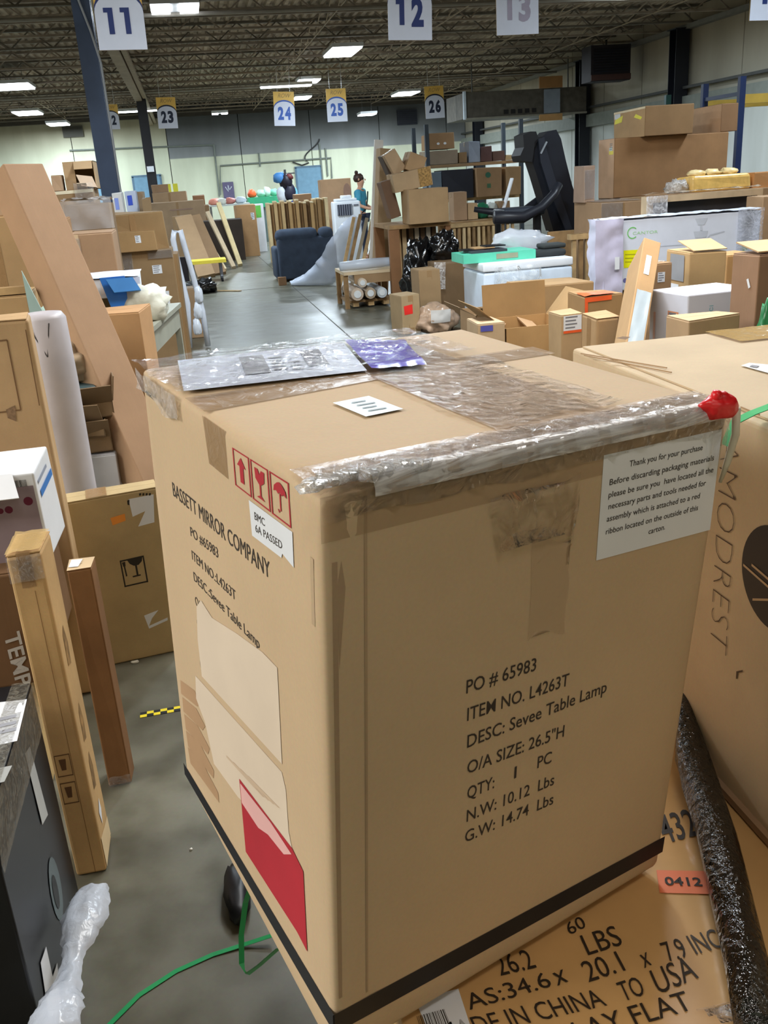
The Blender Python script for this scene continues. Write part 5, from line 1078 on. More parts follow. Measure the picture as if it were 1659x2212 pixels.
# coat stand of bags
p = at(622, 440, 25.5); cr = empty('bag_rack', 'rack hung with dark and blue bags left of the blue far door', 'rack', (p.x, 25.5, 0)); tz = at(620, 366, 25.5).z
MB().tube([(0, 0, 0), (0, 0, tz)], .03, 8).bar((-.25, 0, tz-.1), (.25, 0, tz-.1), .03).build('pole', plain((60, 60, 64), .5), cr); MB().box((0, 0, .02), (.5, .5, .04)).build('base', plain((60, 60, 64), .5), cr)
for k, (dx, dz, c, r_) in enumerate(((.0, -.25, (34, 30, 44), (.16, .12, .2)), (-.16, -.12, (70, 130, 190), (.16, .1, .15)), (.08, -.55, (40, 40, 60), (.17, .12, .24)), (.1, -.05, (120, 60, 60), (.1, .1, .08)), (-.15, -.6, (206, 212, 220), (.12, .1, .22)), (.14, -.85, (36, 60, 130), (.12, .1, .16)), (-.08, -.95, (60, 50, 50), (.16, .1, .22)), (.24, -.6, (120, 190, 214), (.05, .05, .2)))):
    blob('hanging_bag', (dx, 0, tz+dz-.2), r_, plain(c, .5), cr, k+3, .4, 3, 2)
# person
def skin(name, verts, edges, rad, mat, parent, sub=2):
    me = bpy.data.meshes.new(name); me.from_pydata(verts, edges, []); o = bpy.data.objects.new(name, me); COL.objects.link(o)
    m = o.modifiers.new('s', 'SKIN'); m.use_smooth_shade = True; s_ = o.modifiers.new('u', 'SUBSURF'); s_.levels = sub; s_.render_levels = sub
    if not me.skin_vertices: 
        bpy.context.view_layer.objects.active = o
        me.attributes
    sv = me.skin_vertices[0].data if me.skin_vertices else None
    for i, r_ in enumerate(rad): sv[i].radius = r_ if isinstance(r_, tuple) else (r_, r_)
    sv[0].use_root = True; me.materials.append(mat); o.parent = parent; return o
pp = at(783, 378, 19.9); ps = empty('person', 'person with a dark hair bun and teal shirt behind the air cooler, facing left', 'person', (pp.x, 20.3, 0), (0, 0, R(62)))
SK = plain((206, 156, 128), .5, vary=.03); TEAL = plain((62, 150, 178), .6, vary=.06); HR = plain((62, 40, 30), .5); JN = plain((46, 54, 74), .7)
k_ = 1.02
bv = [(0, 0, .98), (0, .01, 1.15), (0, .02, 1.32), (0, 0, 1.42), (0, -.01, 1.50), (0, -.02, 1.58), (0, -.02, 1.68),
      (.17, 0, 1.40), (.22, -.02, 1.14), (.19, -.22, 1.02), (.18, -.29, 1.00), (-.17, 0, 1.40), (-.22, -.02, 1.14), (-.18, -.22, 1.06), (-.17, -.29, 1.06),
      (.10, 0, .90), (.11, -.01, .50), (.11, .01, .09), (.11, -.12, .04), (-.10, 0, .90), (-.11, -.01, .50), (-.11, .01, .09), (-.11, -.12, .04)]
be = [(0, 1), (1, 2), (2, 3), (3, 4), (4, 5), (5, 6), (3, 7), (7, 8), (8, 9), (9, 10), (3, 11), (11, 12), (12, 13), (13, 14), (0, 15), (15, 16), (16, 17), (17, 18), (0, 19), (19, 20), (20, 21), (21, 22)]
br = [(.14, .10), (.12, .09), (.15, .10), (.10, .08), .05, (.075, .085), (.075, .09), .055, .042, .032, .024, .055, .042, .032, .024, .08, .055, .04, .035, .08, .055, .04, .035]
for (hx, hy, hz, s) in ((.18, -.29, 1.0, 1), (-.17, -.29, 1.06, -1)):
    base = 10 if s == 1 else 14
    for f_ in range(4):
        i0 = len(bv); dx = (f_-1.5)*.02; bv += [(hx+dx, hy-.05, hz-.01), (hx+dx, hy-.085+.006*abs(f_-1), hz-.035)]; be += [(base, i0), (i0, i0+1)]; br += [.009, .008]
    i0 = len(bv); bv += [(hx-s*.035, hy-.02, hz+.01), (hx-s*.045, hy-.05, hz+.005)]; be += [(base, i0), (i0, i0+1)]; br += [.010, .008]
try:
    skin('body', bv, be, br, SK, ps)
    skin('shirt', [(0, .0, .94), (0, .01, 1.15), (0, .02, 1.32), (0, 0, 1.43), (.17, 0, 1.41), (.215, -.02, 1.20), (-.17, 0, 1.41), (-.215, -.02, 1.20)], [(0, 1), (1, 2), (2, 3), (3, 4), (4, 5), (3, 6), (6, 7)], [(.165, .125), (.15, .115), (.175, .12), (.12, .09), .072, .062, .072, .062], TEAL, ps)
    skin('trousers', [(0, 0, .96), (.10, 0, .88), (.11, -.01, .50), (.11, .01, .12), (-.10, 0, .88), (-.11, -.01, .50), (-.11, .01, .12)], [(0, 1), (1, 2), (2, 3), (0, 4), (4, 5), (5, 6)], [(.15, .115), .095, .07, .06, .095, .07, .06], JN, ps)
except Exception as ex: print('skin failed', ex)
hd = blob('hair', (0, .02, 1.60), (.098, .112, .105), HR, ps, 1, .1, 3, 3); blob('hair_bun', (0, .06, 1.765), (.04, .04, .04), HR, ps, 2, .2, 3, 2)
blob('nose', (0, -.125, 1.625), (.013, .018, .02), SK, ps, 1, 0, 1, 2)
for s in (-1, 1):
    blob('eye', (s*.03, -.103, 1.655), (.011, .006, .008), BLACKP, ps, 1, 0, 1, 2); blob('ear', (s*.088, -.01, 1.63), (.012, .022, .03), SK, ps, 1, 0, 1, 2)
MB().box((0, -.108, 1.595), (.042, .008, .01)).build('mouth', plain((160, 84, 76), .5), ps)
MB().tube([(.12, -.13, 1.40), (.03, -.14, 1.24), (-.10, -.14, 1.06), (-.16, -.06, .98)], .014, 6).build('bag_strap', BLACKP, ps)
MB().tube([(.09, -.07, 1.47), (0, -.11, 1.44), (-.09, -.07, 1.47)], .012, 6).build('collar', plain((120, 210, 220), .5), ps)
# tall slim carton, white board and tilted cartons by the workbench
tp = lean_px('tall_carton', 'tallest slim brown carton standing upright beside the workbench', (822, 590), (832, 322), 13.8, 13.9, .22, .14, R(14), (164, 132, 92), cat='box')
poly_on(tp.F('front'), rect(.55, .955, .85, .985), plain((150, 200, 190), .5), tp.root, 'sticker', .002)
lean_px('white_board', 'narrow whitish board standing behind the tallest slim carton', (806, 580), (818, 302), 14.15, 14.25, .13, .05, 0, mat=plain((206, 200, 192), .5))
for i, (b, t) in enumerate((((738, 608), (760, 470)), ((750, 606), (778, 466)), ((764, 602), (794, 474)), ((778, 600), (803, 480)), ((788, 600), (808, 492)))):
    lean_px('leaning_slat', 'grey brown wooden slat leaning in the bundle beside the tallest slim carton', b, t, 14.3, 14.6, .05, .09, 0, mat=(WOOD, WOODD, plain((150, 136, 112), .7))[i % 3])['x'] if False else None
for i, (b, t) in enumerate((((738, 600), (764, 472)), ((750, 600), (778, 466)), ((764, 598), (792, 474)), ((778, 596), (803, 480)), ((790, 596), (812, 492)))):
    h = lean_px('leaning_plank', 'x', b, t, 14.4+.02*i, 14.9+.02*i, .05, .10, 0, mat=(WOOD, WOODD, plain((150, 136, 112), .7))[i % 3])
    tag(h.root, ('leftmost', 'second from left', 'middle', 'second from right', 'rightmost')[i]+' of five wooden planks leaning left of the tallest carton', 'plank')
# low bench with foam tube and rolls
q0, q1 = at(740, 588, 12.6), at(850, 582, 12.6); bz = q0.z; bn = empty('low_bench', 'low wooden bench covered in cardboard with rolls stored beneath', 'bench', ((q0.x+q1.x)/2, 12.9, 0)); w = q1.x-q0.x
MB().box((0, 0, bz-.02), (w, .8, .04)).build('top_board', plain((206, 184, 150), .6), bn); MB().box((.04, -.38, bz-.10), (w*.72, .03, .12)).build('front_flap', cardboard((160, 126, 86)), bn)
for (x_, y_) in ((-.46, -.42), (.46, -.42), (-.46, .42), (.46, .42)): MB().box((x_*w, y_*.8, (bz-.04)/2), (.06, .06, bz-.04)).build('leg', WOODD, bn)
MB().box((0, 0, .09), (w*.9, .7, .03)).build('lower_shelf', WOODD, bn)
for k in range(3): MB().box((-w*.3+w*.3*k, -.02, .05), (.08, .72, .05)).build('skid', WOOD, bn)
for k, (dx, zz, r_, c, l) in enumerate(((-.20, .20, .085, (196, 176, 156), 'wrapped roll with a white end lower left under the bench'), (-.02, .20, .075, (170, 150, 126), 'middle wrapped roll under the low bench'), (.14, .195, .07, (190, 196, 200), 'pale grey roll at the right under the low bench'), (-.12, .345, .06, (206, 190, 170), 'upper wrapped roll stacked on the two left rolls'))):
    x_ = bn.location.x+dx; o = empty('fabric_roll', l, 'roll', (x_, 12.9, zz-.0+.005-.085+r_ if False else zz))
    MB().tube([(0, -.48, 0), (0, .35, 0)], r_, 14).build('roll', plain(c, .5, bmp=.3, bscale=20), o, False); MB().tube([(0, -.49, 0), (0, -.475, 0)], r_*.6, 12).build('white_core', plain((220, 222, 222), .5), o)
mb = MB(); mb.tube([(q0.x-.03, 12.6, bz+.075), (q0.x+.3, 12.62, bz+.08), (q1.x+.05, 12.66, bz+.082)], [.06, .07, .06], 12); o = mb.build('foam_tube', tape_mat((206, 214, 226), .2, .8), None, True); tag(o, 'long foam tube in clear film lying along the low bench', 'foam tube')
# workbench with the open stacked cartons
pose('tb', (844, 486), (972, 480), 12.4, 1.1); q = T['tb']; wb_ = empty('workbench', 'wooden workbench with thick brown legs carrying the tilted open cartons', 'workbench', (q['x'], q['y'], 0)); w, d, hh_ = q['w'], q['d'], q['h']
MB().box((0, 0, hh_-.025), (w*1.04, d, .05)).build('tabletop', WOODD, wb_)
for (x_, y_) in ((-.45, -.46), (.47, -.46), (-.45, .46), (.47, .46)): MB().box((x_*w, y_*d, (hh_-.05)/2), (.14 if x_ < 0 else .07, .07, hh_-.05)).build('leg', plain((132, 92, 58), .6), wb_)
for k, (x_, c) in enumerate(((-.30, (190, 156, 108)), (-.20, (206, 178, 134)), (-.08, (120, 94, 66)), (.02, (216, 206, 186)), (.12, (104, 82, 60)), (.22, (222, 218, 206)), (.32, (120, 96, 70)))):
    MB().box((x_*w, -.1, (hh_-.05)/2), (w*.07, .3, hh_-.055)).build('slat', plain(c, .6), wb_)
pose('bt', (882, 411), (967, 404), 12.3, .45, 'tb'); h = carton('bt', 'plain brown carton with a pale left side standing on the workbench', (176, 140, 96), tape=())
def tiltbox(key, label, px0, px1, pyt, pyb, Y, d, ty, rgb, tx=0, **k):
    a, b = at(px0, (pyt+pyb)/2, Y), at(px1, (pyt+pyb)/2, Y); t = at((px0+px1)/2, pyt, Y).z; bb = at((px0+px1)/2, pyb, Y).z
    T[key] = dict(x=(a.x+b.x)/2, y=Y+d/2, z=bb, w=b.x-a.x, d=d, h=t-bb, yaw=0); return carton(key, label, rgb, tilt=(tx, ty), **k)
h = tiltbox('u1', 'tilted carton with a pebbled tape band resting on the plain workbench carton', 852, 936, 368, 408, 12.6, .4, -8, (176, 144, 104)); poly_on(h.F('front'), rect(.66, 0, .98, 1), plain((164, 128, 74), .4, vary=.3, scale=40), h.root, 'tape_band', .002)
tiltbox('u2', 'steeply tilted carton with flap above the pebbled tape carton at left', 850, 878, 322, 372, 12.9, .35, -28, (178, 146, 108)); tiltbox('u3', 'carton with an open dark top leaning beside the steeply tilted one', 872, 910, 332, 372, 12.8, .35, 24, (170, 134, 92)); tiltbox('u4', 'dark slim carton wedged against the tallest carton on the workbench', 842, 858, 330, 380, 13.05, .3, -22, (84, 64, 48), tape=())
tiltbox('u5', 'pale carton side wedged under the tilted cartons near the workbench edge', 843, 866, 388, 470, 12.8, .3, -14, (120, 88, 62), tape=())
# slatted crate and rack behind
pose('cr2', (975, 482), (1112, 474), 13.8, .8); q = T['cr2']; kr = empty('slatted_crate', 'long crate of upright wooden slats behind the green tray', 'crate', (q['x'], q['y'], 0)); w, d, hh_ = q['w'], q['d'], q['h']
n_ = 13
for k in range(n_): MB().box((-w/2+w*(k+.5)/n_, -d/2, hh_/2), (w/n_*.52, .04, hh_)).build('slat', (WOOD, WOODD, plain((214, 186, 140), .6))[k % 3], kr)
MB().box((0, -d/2+.02, hh_-.03), (w*1.04, .12, .06)).build('top_rail', WOOD, kr); MB().box((0, d/2, hh_/2), (w, .03, hh_)).build('back_panel', WOODD, kr); MB().box((0, 0, hh_+.01), (w*1.03, d*1.05, .02)).build('lid', WOODD, kr)
pose('cr3', (1240, 545), (1285, 536), 9.6, .8, yaw=0); pose('cr3', (1232, 508), (1292, 500), 10.2, .7); q = T['cr3']; k3 = empty('slatted_crate', 'shorter wooden slatted crate between the white freezer and the white carton', 'crate', (q['x'], q['y'], 0)); w, d, hh_ = q['w'], q['d'], q['h']
for k in range(4): MB().box((-w/2+w*(k+.5)/4, -d/2, hh_/2), (w/4*.55, .04, hh_)).build('slat', (WOOD, WOODD)[k % 2], k3)
MB().box((0, -d/2+.02, hh_-.03), (w*1.04, .12, .06)).build('top_rail', WOOD, k3); MB().box((0, d/2, hh_/2), (w, .03, hh_)).build('back_panel', WOODD, k3)
# far storage rack with mixed goods
xr0, xr1 = at(928, 380, 17.2).x, at(1130, 380, 17.2).x; rk2 = empty('storage_rack', 'dark storage rack crammed with goods behind the workbench', 'rack', ((xr0+xr1)/2, 17.8, 0)); w = xr1-xr0; zl = at(1000, 352, 17.2).z; zl0 = at(1000, 428, 17.2).z
for (x_, y_) in ((-.5, -.5), (.5, -.5), (-.5, .5), (.5, .5)): MB().box((x_*w, y_, 1.25), (.07, .07, 2.5)).build('upright', plain((50, 60, 70), .5), rk2)
for zz in (zl, zl0, .2): MB().box((0, 0, zz-.03), (w, 1.0, .05)).build('shelf', WOOD if zz == zl0 else plain((150, 120, 84), .6), rk2)
def rackbox(key, px0, px1, pyt, z, label, rgb, Y=17.3, d=.6, **k):
    a, b = at(px0, pyt, Y), at(px1, pyt, Y); T[key] = dict(x=(a.x+b.x)/2, y=Y+d/2, z=z, w=abs(b.x-a.x), d=d, h=max(.08, (a.z+b.z)/2-z), yaw=0); return carton(key, label, rgb, jit=.01, **k)
zA = zl+.001; zB = zl0+.001
h = rackbox('g1', 926, 980, 288, zA+.26, 'brown carton with two white round stickers topmost on the far rack', (168, 130, 90)); 
for u_ in (.35, .62): poly_on(h.F('front'), disc(h.F('front'), (u_, .35), .06, 10, 1.3), PAPER, h.root, 'sticker', .004)
rackbox('g0', 922, 988, 325, zA, 'wide brown carton with grey film beneath the sticker carton on the far rack', (150, 130, 106)); 
rackbox('g2', 990, 1008, 330, zA, 'small brown carton right of the grey film carton on the rack', (140, 108, 70)); rackbox('g3', 1012, 1036, 306, zA, 'pale grey bag shaped carton on the far rack top shelf', (150, 156, 168)); rackbox('g4', 1038, 1062, 316, zA, 'dark maroon carton with a red mark on the rack top shelf', (96, 66, 58))
rackbox('g5', 1064, 1090, 326, zA, 'reddish brown bundle carton right of the maroon carton', (110, 80, 66)); rackbox('g6', 1092, 1112, 338, zA, 'pale tan little carton at the right end of the rack top shelf', (206, 176, 130), d=.3)
h = rackbox('g7', 1030, 1084, 362, zB, 'brown carton with a dark green mark on the rack lower shelf', (158, 122, 84), Y=17.0); poly_on(h.F('front'), disc(h.F('front'), (.45, .75), .11, 12, .9), plain((38, 96, 72), .5), h.root, 'printed_mark', .004); poly_on(h.F('front'), rect(.4, .3, .55, .45), plain((60, 100, 70), .5), h.root, 'printed_mark', .004)
rackbox('g8', 1092, 1124, 360, zB, 'upright brown carton at the right end of the rack lower shelf', (166, 130, 88), Y=17.0); h = rackbox('g9', 955, 1022, 366, zB, 'large black crate on the rack lower shelf left of the green marked carton', (16, 22, 40), Y=17.1, mat=plain((14, 18, 34), .5), tape=(), flaps=False)
rackbox('g10', 928, 953, 372, zB, 'grey plastic tote beside the large black crate', (96, 112, 126), Y=17.1, mat=plain((96, 112, 126), .4), tape=(), flaps=False)
for k, (px, c, l) in enumerate(((1036, (40, 110, 80), 'green glossy bag heap before the green marked carton'), (1060, (200, 206, 200), 'clear bag heap right of the green glossy bags'))):
    p = at(px, 420, 14.4); o = blob('bag_heap', (p.x, 14.5, T['cr2']['h']+.025), (.12, .12, .12), plain(c, .2), None, k, .4, 3, 3); o.location.y = 14.3; tag(o, l, 'bag')
# small cartons standing on the slatted crate
q = T['cr2']; zc = q['h']+.025
for k, (px0, px1, pyt, rgb, l) in enumerate(((982, 1010, 416, (172, 136, 100), 'brown carton on the long slatted crate right of the workbench carton'), (1012, 1034, 440, (196, 160, 116), 'low tan carton in the middle of the long slatted crate'), (1084, 1104, 436, (150, 116, 80), 'dark brown small carton at the right end of the slatted crate'))):
    a, b = at(px0, pyt, 14.0), at(px1, pyt, 14.0); T['sc%d' % k] = dict(x=(a.x+b.x)/2, y=14.2, z=zc, w=b.x-a.x, d=.3, h=max(.05, a.z-zc), yaw=0); carton('sc%d' % k, l, rgb)
p0, p1 = at(1082, 430, 14.0), at(1106, 385, 14.1); p0.z = zc+.01; o = MB().bar(p0, p1, .06, .02).build('white_strip', WHITE); tag(o, 'thin white plastic strip tilted upright before the rack', 'strip')
# folded black lounge / exercise machine
BK = plain((24, 28, 38), .45, vary=.1); BK2 = plain((14, 15, 20), .6)
tr = empty('folded_treadmill', 'tall black folded exercise machine standing upright with curved arms at the right', 'exercise machine', (0, 0, 0)); Yt = 11.8
def tq(x, y, Y=Yt): return at(x, y, Y)
def prism(pts, Y0_, Y1_, name, mat, par):
    a = [at(x, y, Y0_) for x, y in pts]; b = [p+Vector((0, Y1_-Y0_, 0)) for p in a]; n = len(a)
    return mobj(name, a+b, [tuple(range(n))[::-1], tuple(range(n, 2*n))]+[(i, (i+1) % n, (i+1) % n+n, i+n) for i in range(n)], mat, par)
prism([(1172, 296), (1182, 284), (1202, 280), (1212, 300), (1222, 345), (1236, 400), (1250, 440), (1249, 500), (1196, 500), (1178, 440), (1160, 380), (1150, 350), (1146, 318)], Yt, Yt+.28, 'deck', BK, tr)
prism([(1130, 292), (1146, 284), (1158, 284), (1164, 300), (1154, 318), (1150, 350), (1128, 348), (1124, 336), (1132, 318)], Yt-.05, Yt+.3, 'motor_cover', BK2, tr)
prism([(1163, 300), (1176, 296), (1180, 320), (1204, 400), (1236, 494), (1222, 498), (1190, 420), (1168, 350)], Yt-.08, Yt, 'side_rail', plain((40, 44, 54), .4), tr)
MB().bar(tq(1168, 332, Yt-.1), tq(1181, 306, Yt-.1), .02).build('grab_bar', plain((180, 190, 200), .3, .5), tr)
MB().tube([tq(1208, 398, Yt-.35), tq(1196, 420, Yt-.4), tq(1170, 448, Yt-.5), tq(1130, 470, Yt-.5), (tq(1068, 470, Yt-.5))], [.05, .055, .06, .07, .08], 8).build('arm', plain((36, 38, 46), .4), tr, True)
MB().tube([tq(1176, 420, Yt+.5), tq(1160, 434, Yt+.5), tq(1130, 456, Yt+.4), tq(1080, 460, Yt+.4), tq(1024, 452, Yt+.5)], [.05, .05, .05, .05, .035], 8).build('arm', plain((36, 38, 46), .4), tr, True)
rb_(tuple(tq(1120, 462, Yt-.1)-Vector((0, 0, .02))), (.55, .5, .10), .04, 'console', plain((50, 56, 66), .4), tr)
b0 = tq(1222, 498); MB().box((b0.x, Yt+.15, .03), (.7, .6, .06)).build('base', BK2, tr); MB().box((b0.x, Yt+.15, b0.z/2), (.28, .2, b0.z)).build('stand', BK2, tr); MB().bar(at(1160, 462, Yt-.3), Vector((at(1160, 462, Yt-.3).x, Yt-.3, 0)), .08).build('stand', BK2, tr); MB().bar(at(1075, 474, Yt-.3), Vector((at(1075, 474, Yt-.3).x, Yt-.3, 0)), .06).build('stand', BK2, tr)
# garbage bags
for k, (px, py, Y, r_, l) in enumerate(((900, 600, 12.0, (.23, .2, .27), 'largest black garbage bag before the workbench'), (934, 560, 12.15, (.17, .16, .2), 'second black garbage bag to the right on the cartons'))):
    p = at(px, py, Y); z_ = 0 if k == 0 else .63
    T_h = .30 if k == 0 else 0
    o = blob('garbage_bag', (p.x, 11.75 if k == 0 else 11.55, z_), (r_[0], r_[1], r_[2] if k else .50), BAGB, None, k+2, .35, 3, 4); tag(o, l, 'garbage bag')
pose('m1', (904, 586), (950, 580), 10.6, .4); carton('m1', 'brown carton with a pale left side behind the red label carton', (166, 132, 90), tape=('front',))
pose('m2', (925, 572), (1000, 566), 11.0, .5); T['m2']['x'] += .12; carton('m2', 'dark brown carton under the black garbage bag beside the freezer', (128, 98, 64), tape=())
pose('rd', (866, 636), (905, 640), 10.0, .34, yaw=10); h = carton('rd', 'small carton with a bright red square label on the aisle floor', (176, 146, 104), tape=('front',))
poly_on(h.F('front'), [fpuv(h, 'front', *q) for q in ((872, 662), (891, 658), (892, 678), (874, 681))], plain((226, 44, 36), .5), h.root, 'red_label', .003)
V = []; 
Fp = lambda u, v, o=0: at(937+u*24, 566+v*58, 10.96)+Vector((0, -o, 0))
o = wrinkle(Fp, 0, 0, 1, 1, 6, 12, .02, .01, film_mat((216, 210, 206), .5, .15, 20), None, 'plastic_bag', 3, 8); tag(o, 'clear plastic bag hanging from the dark brown carton', 'plastic bag')
pz = at(948, 690, 9.9); o = blob('wrapped_bundle', (pz.x, 10.0, 0), (.22, .22, .17), plain((178, 150, 126), .25, vary=.2, scale=9, bmp=.4, bscale=16), None, 6, .3, 2.5, 4); tag(o, 'rounded bundle in bubble wrap on the floor beside the white freezer', 'bundle')
wrinkle(lambda u, v, o_=0: Vector((pz.x-.12+.22*u, 9.80-.02*v, .13+.14*v)) + Vector((0, -o_-.03*math.sin(3*u), 0)), 0, 0, 1, 1, 8, 6, .02, 0, plain((214, 210, 206), .2), o, 'film_patch', 3, 8).matrix_parent_inverse = o.matrix_basis.inverted()
# freezer
pose('fz', (1044, 580), (1238, 545), 9.2, .75); q = T['fz']; fz = empty('chest_freezer', 'big white chest freezer on its side behind the open cartons', 'freezer', (q['x'], q['y'], 0)); w, d, hh_ = q['w'], q['d'], q['h']
xl = -w/2
rb_(((xl+w/2)/2, 0, .04), (w/2-xl, d, hh_*.88-.04), .03, 'cabinet', plain((206, 218, 232), .35), fz); rb_(((xl+w/2)/2, 0, hh_*.89), (w/2-xl+.004, d+.004, hh_*.11), .015, 'lid', WHITE, fz)
for (x_, y_) in ((xl+.06, -d/2+.06), (w/2-.06, -d/2+.06), (xl+.06, d/2-.06), (w/2-.06, d/2-.06)): MB().box((x_, y_, .02), (.06, .06, .04)).build('foot', BLACKP, fz)
Fz = lambda u, v, o=0: Vector((xl+.1+u*.5, -d/2-.02-o, hh_*(.95-.9*v)))
wrinkle(Fz, 0, 0, 1, 1, 20, 20, .05, .0, film_mat((220, 226, 230), .5, .12, 7), fz, 'plastic_film', 3, 6)
p0, p1 = at(1002, 560, 9.35), at(1158, 548, 9.35); zt_ = hh_+.001; gt_ = empty('green_tray_box', 'shallow mint green box lying on the white freezer', 'box', ((p0.x+p1.x)/2, 9.35+.24, zt_)); w2 = p1.x-p0.x; GN = plain((96, 204, 172), .5, vary=.05)
MB().box((0, 0, .045), (w2, .46, .09)).build('body', GN, gt_); MB().box((-w2*.12, -.02, .10), (w2*.5, .3, .03)).build('dark_insert', plain((60, 64, 72), .5), gt_); MB().box((w2*.1, -.233, .05), (w2*.3, .004, .05)).build('brown_label', plain((150, 156, 130), .6), gt_)
for k in range(3): MB().box((-w2*.3+.12*k, .02, .12+.012*k), (.22, .2, .012)).build('card_insert', (BLACKP, cardboard((190, 150, 100)), BLACKP)[k], gt_)
p = at(1190, 545, 9.5); o = empty('black_cushion', 'black cushion leaning on the right end of the white freezer', 'cushion', (p.x-.08, 9.55, zt_)); rb_((0, 0, 0), (.42, .34, .07), .03, 'pad', plain((44, 48, 50), .7), o); rb_((.12, .05, .07), (.26, .22, .05), .02, 'pad', plain((56, 60, 60), .7), o)
o = blob('plastic_heap', (at(1130, 520, 9.8).x, 9.95, zt_+.0), (.32, .13, .14), tape_mat((214, 218, 226), .18, .7), None, 7, .5, 4, 3); tag(o, 'heap of clear plastic behind the mint green box on the freezer', 'plastic')
# right hand stacks
def rc(key, tl, tr, Y, d, z0, label, rgb, h_=None, **k):
    q = pose(key, tl, tr, Y, d, z0); 
    return carton(key, label, rgb, **k)
h = rc('AE', (1298, 440), (1392, 432), 9.9, .75, 0, 'large film wrapped carton under the tall brown stack at right', (170, 134, 96), tape=('front',)); wrinkle(h.F('front'), 0, .7, .5, 1.0, 12, 8, .006, .004, CLEAR, h.root, 'plastic_film', 3, 14); wrinkle(h.F('top'), 0, 0, 1, .9, 16, 8, .008, .006, CLEAR, h.root, 'plastic_film', 3, 14)
AAz = T['AE']['h']
T['AAs'] = dict(x=5.98, y=11.28, z=0, w=1.6, d=.64, h=AAz-.0, yaw=0); carton('AAs', 'big hidden brown carton carrying the widest brown carton at right', (150, 118, 80))
a, b = at(1330, 298, 10.9), at(1578, 285, 10.9); T['AA'] = dict(x=(a.x+b.x)/2, y=10.9+.35, z=AAz+.002, w=b.x-a.x, d=.7, h=a.z-AAz-.01, yaw=0)
T['AA'] = dict(x=(a.x+b.x)/2+.02, y=10.97+.22, z=AAz+.003, w=b.x-a.x, d=.44, h=(a.z+b.z)/2-AAz, yaw=0)
h = carton('AA', 'widest brown carton high in the right stack with a left end painted pale as if lit', (142, 102, 62), tape=(), r=.01)
poly_on(h.F('left'), rect(0, 0, 1, 1), plain((204, 166, 132), .5), h.root, 'lit_end', .002); lined_label(h.F('left'), .68, .80, .95, .93, h.root, 3, plain((200, 210, 200), .5)); poly_on(h.F('left'), rect(.68, .74, .95, .80), plain((226, 210, 90), .5), h.root, 'sticker', .003)  # whole left face coloured paler, as the side towards the light
zz = T['AA']['z']+T['AA']['h']+.001
a, b = at(1320, 236, 10.8), at(1395, 228, 10.8); T['AB'] = dict(x=(a.x+b.x)/2+.10, y=10.95+.3, z=zz, w=(b.x-a.x)+.25, d=.6, h=(a.z+b.z)/2-zz, yaw=0)
a2 = at(1395, 232, 10.85); b2 = at(1500, 236, 10.85); T['AB'].update(x=(a2.x+b2.x)/2, w=b2.x-a2.x, y=10.85+.42, d=.84)
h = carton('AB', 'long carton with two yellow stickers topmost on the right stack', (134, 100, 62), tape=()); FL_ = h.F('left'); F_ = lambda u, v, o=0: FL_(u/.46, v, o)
poly_on(F_, rect(0, 0, .46, 1), cardboard((190, 150, 100)), h.root, 'lit_end', .002)  # lit copy of the cardboard colour over the darker body's left face
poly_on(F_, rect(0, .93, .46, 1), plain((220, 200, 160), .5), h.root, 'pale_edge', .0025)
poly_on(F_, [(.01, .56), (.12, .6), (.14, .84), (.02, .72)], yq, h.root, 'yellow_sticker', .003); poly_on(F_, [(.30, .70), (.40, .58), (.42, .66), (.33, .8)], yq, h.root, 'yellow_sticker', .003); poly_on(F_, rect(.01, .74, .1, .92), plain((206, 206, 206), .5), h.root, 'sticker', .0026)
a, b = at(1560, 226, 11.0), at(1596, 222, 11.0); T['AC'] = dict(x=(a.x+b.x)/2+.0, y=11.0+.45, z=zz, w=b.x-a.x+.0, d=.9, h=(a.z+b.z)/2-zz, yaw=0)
h = carton('AC', 'carton with painted lit and shaded sides beside the yellow stickered one on the right stack', (124, 88, 54), tape=()); poly_on(h.F('left'), rect(0, 0, 1, 1), cardboard((206, 164, 122)), h.root, 'lit_side', .002)  # left face gets a lit cardboard tone, body keeps the shaded one
a, b = at(1262, 360, 10.3), at(1286, 356, 10.3); T['AD'] = dict(x=(a.x+b.x)/2-.0, y=10.45, z=AAz+.002, w=b.x-a.x, d=.3, h=a.z-AAz, yaw=0); h = carton('AD', 'small carton in shiny film left of the widest brown carton', (174, 142, 116), tape=()); wrinkle(h.F('front'), 0, .1, 1, .9, 8, 8, .006, .004, CLEAR, h.root, 'plastic_film', 3, 20)
p = at(1240, 357, 10.3); 
# yellow film bundle
pose('ybase', (1440, 415), (1720, 408), 9.75, .5); h = carton('ybase', 'brown carton under the yellow film bundle behind the dark framed panel', (166, 128, 88), tape=()); zz2 = T['ybase']['h']+.001; x_ = at(1560, 390, 9.8).x
T['yb'] = dict(x=x_, y=10.0, z=zz2, w=at(1625, 390, 9.8).x-at(1497, 390, 9.8).x, d=.42, h=at(1560, 376, 9.8).z-zz2, yaw=0); h = carton('yb', 'amber yellow film wrapped bundle lying at the upper right', name='wrapped_bundle', cat='bundle', mat=plain((224, 182, 104), .25, vary=.1, scale=10, bmp=.3, bscale=20), tape=(), flaps=False, r=.04, jit=.02)
for k in range(3): blob('film_knot', (-.2+.2*k, 0, T['yb']['h']-.01), (.1, .08, .04), plain((228, 204, 150), .3), h.root, k, .5, 3, 2)
T['yo'] = dict(x=at(1665, 400, 9.8).x, y=10.0, z=zz2, w=.42, d=.4, h=at(1650, 372, 9.8).z-zz2, yaw=0); carton('yo', 'orange brown carton right of the amber film bundle at the picture edge', (196, 138, 82), tape=())
